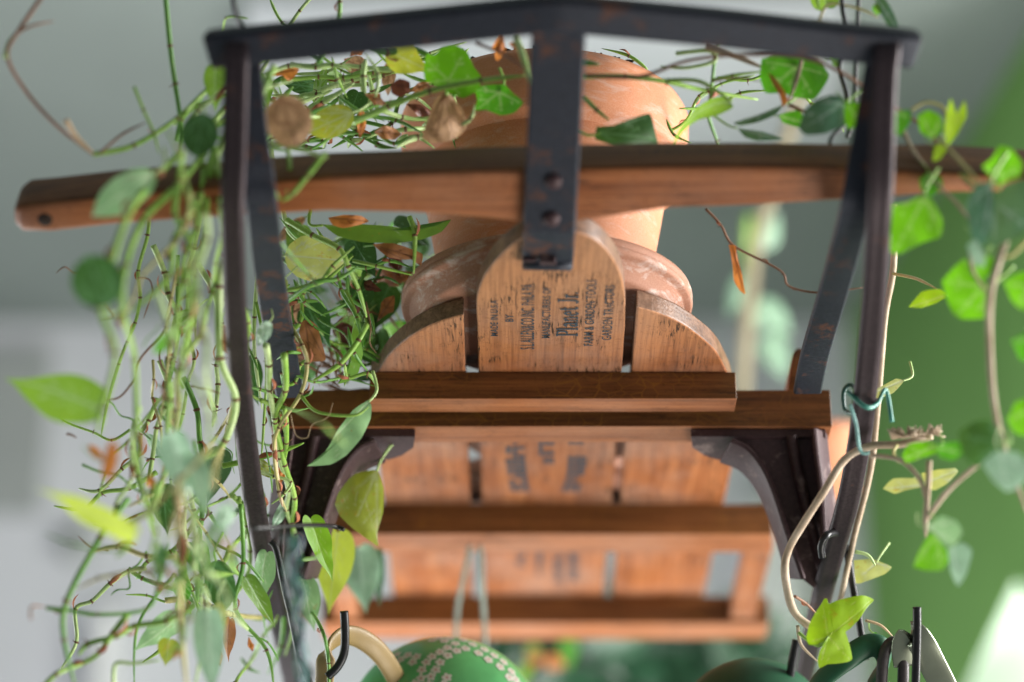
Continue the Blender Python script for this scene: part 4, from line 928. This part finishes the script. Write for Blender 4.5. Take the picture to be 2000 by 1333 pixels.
I([(1918, 905), (1950, 880), (1990, 885), (2010, 910), (2000, 945), (1968, 962), (1940, 940)], (1955, 885), [(1965, 955), (2000, 920)], 1.78, 'frost')
I([(1762, 890), (1775, 868), (1810, 862), (1832, 870), (1830, 885), (1800, 895), (1770, 905)], (1828, 872), [(1770, 895)], 1.9, 'ivybright')
I([(1828, 870), (1870, 862), (1885, 885), (1860, 900), (1835, 892)], (1832, 875), [(1880, 886)], 1.84, 'ivy')
I([(1725, 955), (1745, 935), (1790, 935), (1805, 950), (1770, 958), (1748, 965)], (1802, 948), [(1730, 955)], 1.97, 'pale')
I([(1800, 925), (1830, 918), (1865, 915), (1872, 922), (1850, 945), (1825, 958), (1808, 950)], (1805, 945), [(1868, 920)], 1.97, 'pale')
I([(1782, 1108), (1795, 1075), (1820, 1040), (1850, 1060), (1860, 1090), (1840, 1115), (1810, 1115)], (1830, 1045), [(1785, 1105), (1838, 1110)], 1.86, 'ivybright', .2)
I([(1810, 1030), (1840, 1008), (1868, 1018), (1880, 1040), (1866, 1062), (1850, 1075), (1832, 1050)], (1812, 1030), [(1865, 1060), (1860, 1020)], 1.84, 'mint', -.2)
I([(1852, 1072), (1880, 1060), (1898, 1075), (1888, 1120), (1872, 1146), (1858, 1120)], (1860, 1068), [(1872, 1140)], 1.84, 'frost', -.2)
I([(1668, 1095), (1700, 1092), (1720, 1098), (1742, 1108), (1728, 1122), (1695, 1135), (1672, 1140)], (1712, 1100), [(1672, 1135), (1740, 1110)], 2.12, 'pale')
I([(1668, 780), (1708, 762), (1750, 740), (1766, 745), (1745, 768), (1715, 778)], (1764, 744), [(1690, 775)], 2.07, 'pale')
I([(1702, 1240), (1710, 1235), (1728, 1255), (1740, 1268), (1722, 1265)], (1706, 1238), [(1736, 1265)], 2.1, 'ivy')
# the sharp lime leaf at the lower right
c3 = lambda l: [(1300+x*.35, 867+y*.35) for x, y in l]
I(c3([(890, 872), (908, 870), (916, 898), (960, 882), (1030, 866), (1110, 855), (1150, 866), (1182, 886), (1135, 925), (1085, 985), (1035, 1035), (1008, 1052), (1018, 1085), (1035, 1140), (1046, 1205), (1020, 1220), (960, 1228), (905, 1232), (860, 1256), (850, 1215), (860, 1150), (893, 1098), (850, 1118), (800, 1126), (788, 1080), (805, 1000), (835, 945), (868, 905)]),
  c3([(905, 1075)])[0], c3([(1172, 884), (880, 880), (796, 1110), (1030, 1205), (865, 1240)]), 2.0, 'ivylime', .12, .1, .35, 0, .05, label='large sharp three lobed lime leaf', center=c3([(935, 1045)])[0], vw=1.6)

# ------------------------------------------------------------------ plants beyond
bp_ = thing('tall_plant', 'blurred plant with a pale upright stem and soft green leaves behind the sled', 'plant', at(1450, 900, 3.1))
stem(bp_, [(1600, 60, 3.0), (1565, 170, 3.0), (1520, 330, 3.02), (1480, 460, 3.05), (1462, 600, 3.08), (1450, 760, 3.1), (1445, 900, 3.1)], 27, 'y2', nodes=False, k=5, taper=1)
stem(bp_, [(1462, 420, 3.15), (1455, 600, 3.15), (1448, 780, 3.15)], 16, 'g', nodes=False)
for (a, c, w) in (((1478, 600), (1545, 655), 70), ((1500, 660), (1535, 745), 62), ((1490, 480), (1520, 420), 50), ((1455, 540), (1420, 620), 40)):
    leaf(bp_, (*a, 3.1), (*c, 3.1), w, 'h', 15, 'frost')
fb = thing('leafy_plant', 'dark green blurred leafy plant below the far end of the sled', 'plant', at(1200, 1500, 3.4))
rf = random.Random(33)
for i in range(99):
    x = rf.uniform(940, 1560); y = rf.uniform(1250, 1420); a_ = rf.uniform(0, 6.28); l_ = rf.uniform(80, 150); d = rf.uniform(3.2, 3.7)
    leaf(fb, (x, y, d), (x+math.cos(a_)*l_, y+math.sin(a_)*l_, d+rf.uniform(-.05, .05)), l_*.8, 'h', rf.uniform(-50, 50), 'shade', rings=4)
for (x, y, l_, w, mn, an) in ((1110, 1250, 60, 42, 'ivy', 90), (1035, 1262, 40, 30, 'olive', 60), (1050, 1275, 36, 36, 'orange', 120), (1070, 1290, 36, 36, 'orange', 20), (1030, 1300, 40, 26, 'lime', 110)):
    leaf(fb, (x, y, 2.9), (x+math.cos(math.radians(an))*l_, y+math.sin(math.radians(an))*l_, 2.9), w, 'h', 10, mn)

# ------------------------------------------------------------------ hooks, wires, ties
def wire(name, pts, wpx, label, cat='wire', m=None, group=None, k=8):
    P = pth(pts, k); d = sum(p[2] for p in pts)/len(pts); b = MB(); b.tube(P, wpx*.5*d/F, 12); return tag(b.build(name, m or M['black'], recalc=False), label, cat, group)
wire('hanging_wire', [(455, -30, 1.86), (457, 10, 1.86), (468, 45, 1.865), (490, 66, 1.87)], 10, 'black wire tied to the left corner of the bumper bar')
wire('hanging_wire', [(1645, -30, 1.93), (1646, 20, 1.93), (1660, 90, 1.93), (1640, 130, 1.93), (1655, 190, 1.93), (1650, 240, 1.93), (1622, 275, 1.90), (1632, 320, 1.88), (1668, 360, 1.87), (1705, 375, 1.87)], 9, 'black hanging wire that loops round the right end of the steering bar')
wire('hanging_wire', [(1677, -30, 1.935), (1676, 30, 1.935), (1672, 120, 1.935), (1668, 220, 1.935), (1655, 270, 1.935)], 8, 'straight black wire beside the looped one at the right corner')
wire('pot_hook', [(1606, 1088, 2.075), (1604, 1065, 2.07), (1616, 1045, 2.07), (1640, 1045, 2.10), (1655, 1085, 2.14), (1665, 1140, 2.14), (1676, 1200, 2.13), (1690, 1290, 2.12)], 15, 'black hook over the right runner beside the lime ivy leaf', 'hook')
wire('pot_hook', [(672, 1194, 2.03), (674, 1235, 2.03), (672, 1275, 2.03), (660, 1302, 2.03), (640, 1322, 2.03)], 17, 'black hook with its curled end in front of the tan handle', 'hook')
wire('pot_hook', [(528, 1058, 2.02), (540, 1075, 2.02), (556, 1150, 2.02), (568, 1200, 2.02), (585, 1280, 2.02), (610, 1345, 2.02)], 13, 'long black hook hanging beside the left runner', 'hook')
wire('pot_hook', [(1791, 1186, 2.03), (1791, 1240, 2.03), (1788, 1345, 2.03)], 17, 'short upright black hook end at the lower right', 'hook')
wire('pot_hook', [(1556, 1250, 2.15), (1548, 1290, 2.15), (1540, 1345, 2.15)], 17, 'dark hook end hanging below the right bracket', 'hook')
wire('tie_wire', [(498, 1032, 1.90), (540, 1030, 1.92), (600, 1026, 1.96), (650, 1028, 2.0), (672, 1035, 2.0)], 9, 'black tie wire crossing the left runner')
mt = plain('green_twist_wire', (.05, .26, .20), .4, 60, .3)
wire('twist_tie', [(1655, 765, 1.97), (1690, 795, 1.96), (1712, 790, 1.97), (1730, 762, 1.98), (1742, 825, 1.98)], 9, 'green plastic twist tie around the right runner', 'twist tie', mt)
wire('twist_tie', [(1660, 790, 1.97), (1672, 830, 1.97), (1680, 880, 1.97), (1698, 885, 1.97)], 7, 'pale green tie end hanging down the right runner', 'twist tie', plain('pale_green_twist_wire', (.22, .45, .42), .4, 60, .2))
wire('twist_tie', [(1668, 808, 1.98), (1650, 800, 1.99), (1648, 765, 1.99), (1662, 752, 1.99), (1680, 770, 1.98)], 8, 'dark green wire loop left of the right runner', 'twist tie', plain('dark_green_wire', (.02, .09, .07), .3, 60, .3))
ms = plain('grey_string', (.24, .30, .26), .8, 80, .2)
wire('string', [(918, 1065, 2.4), (905, 1130, 2.4), (893, 1200, 2.42), (888, 1300, 2.42)], 9, 'left of two pale strings hanging below the middle of the sled', 'string', ms)
wire('string', [(938, 1065, 2.4), (940, 1130, 2.4), (945, 1200, 2.42), (950, 1300, 2.42)], 9, 'right of two pale strings hanging below the middle of the sled', 'string', ms)
# twisted bundle hanging in front on the left
b = MB(); rb_ = random.Random(12)
for s in range(7):
    ph = s*.9; pts = [at(568+rb_.uniform(-9, 9)+10*math.sin(t*.6+ph)+t*2.2, 1045+t*24, 1.80+.008*math.cos(t*.9+ph)) for t in range(14)]
    b.tube(cr(pts, 4), (.0009+.0005*(s % 3)), 8, s % 3)
tag(b.build('wire_bundle', [mt, M['black'], plain('grey_blue_plastic', (.20, .25, .30), .25, 60, .3)], recalc=False), 'blurred bundle of twisted green and grey wires below the left tie wire', 'wire bundle')

# ------------------------------------------------------------------ cookware at the lower edge
# daisy patterned green bowl, hung up, seen from its round side
pat = thing('patterned_bowl', 'green enamel bowl with bands of small white daisies hanging at the bottom', 'bowl', at(860, 1480, 2.15))
Cb = at(868, 1440, 2.18); ax = [.086, .060, .086]
mgn = plain('green_enamel', (.10, .40, .14), .30, 30, .22, coat=.3)
mfl = plain('cream_enamel', (.62, .60, .52), .4, 300, .15); mce = plain('rose_enamel', (.50, .25, .22), .4, 60, .1)
tilt = Matrix.Rotation(math.radians(-14), 3, 'Y') @ Matrix.Rotation(math.radians(8), 3, 'X')
b = MB(); vs = []; nu, nv = 48, 28
for j in range(nv+1):
    ph = -math.pi/2+math.pi*j/nv
    for i in range(nu):
        a = 2*math.pi*i/nu; p = Vector((math.cos(ph)*math.cos(a)*ax[0], math.cos(ph)*math.sin(a)*ax[1], math.sin(ph)*ax[2])); p.z = p.z if p.z > 0 else p.z
        vs.append(Cb+tilt @ p)
b.add(vs, [[j*nu+i, j*nu+(i+1) % nu, (j+1)*nu+(i+1) % nu, (j+1)*nu+i] for j in range(nv) for i in range(nu)])
bw = b.build('bowl_body', mgn, pat)
def onell(px, py, off=1.004):
    o = tilt.transposed() @ (-Cb); d = tilt.transposed() @ ray(px, py)
    a_ = sum((d[i]/ax[i])**2 for i in range(3)); b_ = 2*sum(o[i]*d[i]/ax[i]**2 for i in range(3)); c_ = sum((o[i]/ax[i])**2 for i in range(3))-off**2
    D = b_*b_-4*a_*c_
    if D < 0: return None
    t = (-b_-math.sqrt(D))/(2*a_); p = o+d*t; n_ = Vector([p[i]/ax[i]**2 for i in range(3)]).normalized()
    return Cb+tilt @ p, tilt @ n_
b = MB()
def daisy(px, py, r=.0046):
    q_ = onell(px, py)
    if not q_: return
    p, n_ = q_; u = n_.orthogonal().normalized(); w = n_.cross(u); a0 = rb_.uniform(0, 1)
    vs = [p]; m_ = 40
    for k in range(m_):
        a = 2*math.pi*k/m_; rr = r*(.62+.38*abs(math.sin(a*2.5+a0))); vs.append(p+(u*math.cos(a)+w*math.sin(a))*rr)
    b.add(vs, [[0, 1+k, 1+(k+1) % m_] for k in range(m_)], 0, False)
    vs = [p+n_*.00025]+[p+n_*.00025+(u*math.cos(a)+w*math.sin(a))*r*.26 for a in [2*math.pi*k/10 for k in range(10)]]
    b.add(vs, [[0, 1+k, 1+(k+1) % 10] for k in range(10)], 1, False)
c2 = lambda x, y: (600+x*.35, 867+y*.35)
D1 = [(635, 1310), (690, 1300), (780, 1305), (640, 1262), (718, 1262), (665, 1220), (742, 1220), (697, 1188), (785, 1182), (742, 1162), (783, 1138), (835, 1155), (828, 1115), (885, 1142), (872, 1096), (925, 1120), (768, 1100), (800, 1086), (740, 1084), (855, 1078), (950, 1100), (958, 1168), (990, 1148), (1012, 1205), (1045, 1182), (1078, 1245), (1098, 1218), (1128, 1305), (1142, 1272), (1165, 1315), (588, 1218), (610, 1188), (520, 1205), (560, 1180), (470, 1198), (500, 1176), (905, 1082), (700, 1096)]
for q_ in D1: daisy(*c2(*q_))
for q_ in [(600, 1340), (680, 1345), (760, 1345), (1190, 1350), (1150, 1360)]: daisy(*c2(*q_))
b.build('daisy_pattern', [mfl, mce], bw)
# tan loop handle
tan = thing('tan_handle', 'tan enamel loop handle hanging on the black hook left of the green bowl', 'handle', at(690, 1400, 2.1))
b = MB(); b.sweep(pth([(632, 1380, 2.08), (634, 1320, 2.08), (642, 1268, 2.08), (668, 1242, 2.09), (705, 1248, 2.11), (745, 1280, 2.13), (775, 1330, 2.15), (785, 1380, 2.16)], 6), Vector((.35, -.5, .8)), [(.0085*math.cos(2*math.pi*k/16), .003*math.sin(2*math.pi*k/16)) for k in range(16)])
b.build('loop', plain('tan_enamel', (.27, .185, .07), .45, 20, .2, coat=.1), tan)
# dark green pot lid, its loop handle, rubber ring and steel bracket
mdg = plain('dark_green_enamel', (.010, .085, .035), .5, 20, .3, coat=.0)
lid = thing('green_pan', 'dark green enamel pan with looped handle hanging at the lower right', 'pan', at(1480, 1500, 2.12))
b = MB(); cl = at(1468, 1462, 2.15); rx, rz_ = .070, .078; vs = []
for j in range(nv+1):
    ph = -math.pi/2+math.pi*j/nv
    for i in range(nu):
        a = 2*math.pi*i/nu; vs.append(cl+Matrix.Rotation(math.radians(12), 3, 'Y') @ Vector((math.cos(ph)*math.cos(a)*rx, math.cos(ph)*math.sin(a)*.05, math.sin(ph)*rz_)))
b.add(vs, [[j*nu+i, j*nu+(i+1) % nu, (j+1)*nu+(i+1) % nu, (j+1)*nu+i] for j in range(nv) for i in range(nu)])
b.build('pan_body', mdg, lid)
ov = lambda w, h: [(w/2*math.cos(2*math.pi*k/16), h/2*math.sin(2*math.pi*k/16)) for k in range(16)]
b = MB(); b.sweep(pth([(1560, 1400, 2.08), (1600, 1335, 2.07), (1650, 1290, 2.06), (1695, 1262, 2.06), (1722, 1268, 2.06), (1726, 1300, 2.07), (1700, 1345, 2.09), (1690, 1400, 2.1)], 6), Vector((.3, -.3, .8)), ov(.019, .009))
b.build('handle', mdg, lid)
wire('hook_ring', [(1722, 1400, 2.05), (1722, 1330, 2.05), (1728, 1275, 2.05), (1745, 1254, 2.05), (1762, 1275, 2.05), (1764, 1330, 2.05), (1758, 1400, 2.05)], 23, 'thick black ring loop beside the green pan handle', 'ring', plain('dark_rubber', (.035, .028, .028), .45, 300, .4))
b = MB(); b.sweep(pth([(1772, 1300, 2.05), (1768, 1262, 2.04), (1782, 1240, 2.035), (1800, 1258, 2.035), (1822, 1300, 2.04), (1846, 1350, 2.045), (1860, 1400, 2.05)], 6), Vector((.9, -.5, .35)), ov(.022, .003))
tag(b.build('steel_handle', plain('olive_steel', (.30, .33, .24), .25, 20, .2, metallic=.7)), 'bent shiny steel handle strap at the right of the black ring', 'handle')
for o in bpy.data.objects:
    if '_base' in o: del o['_base']
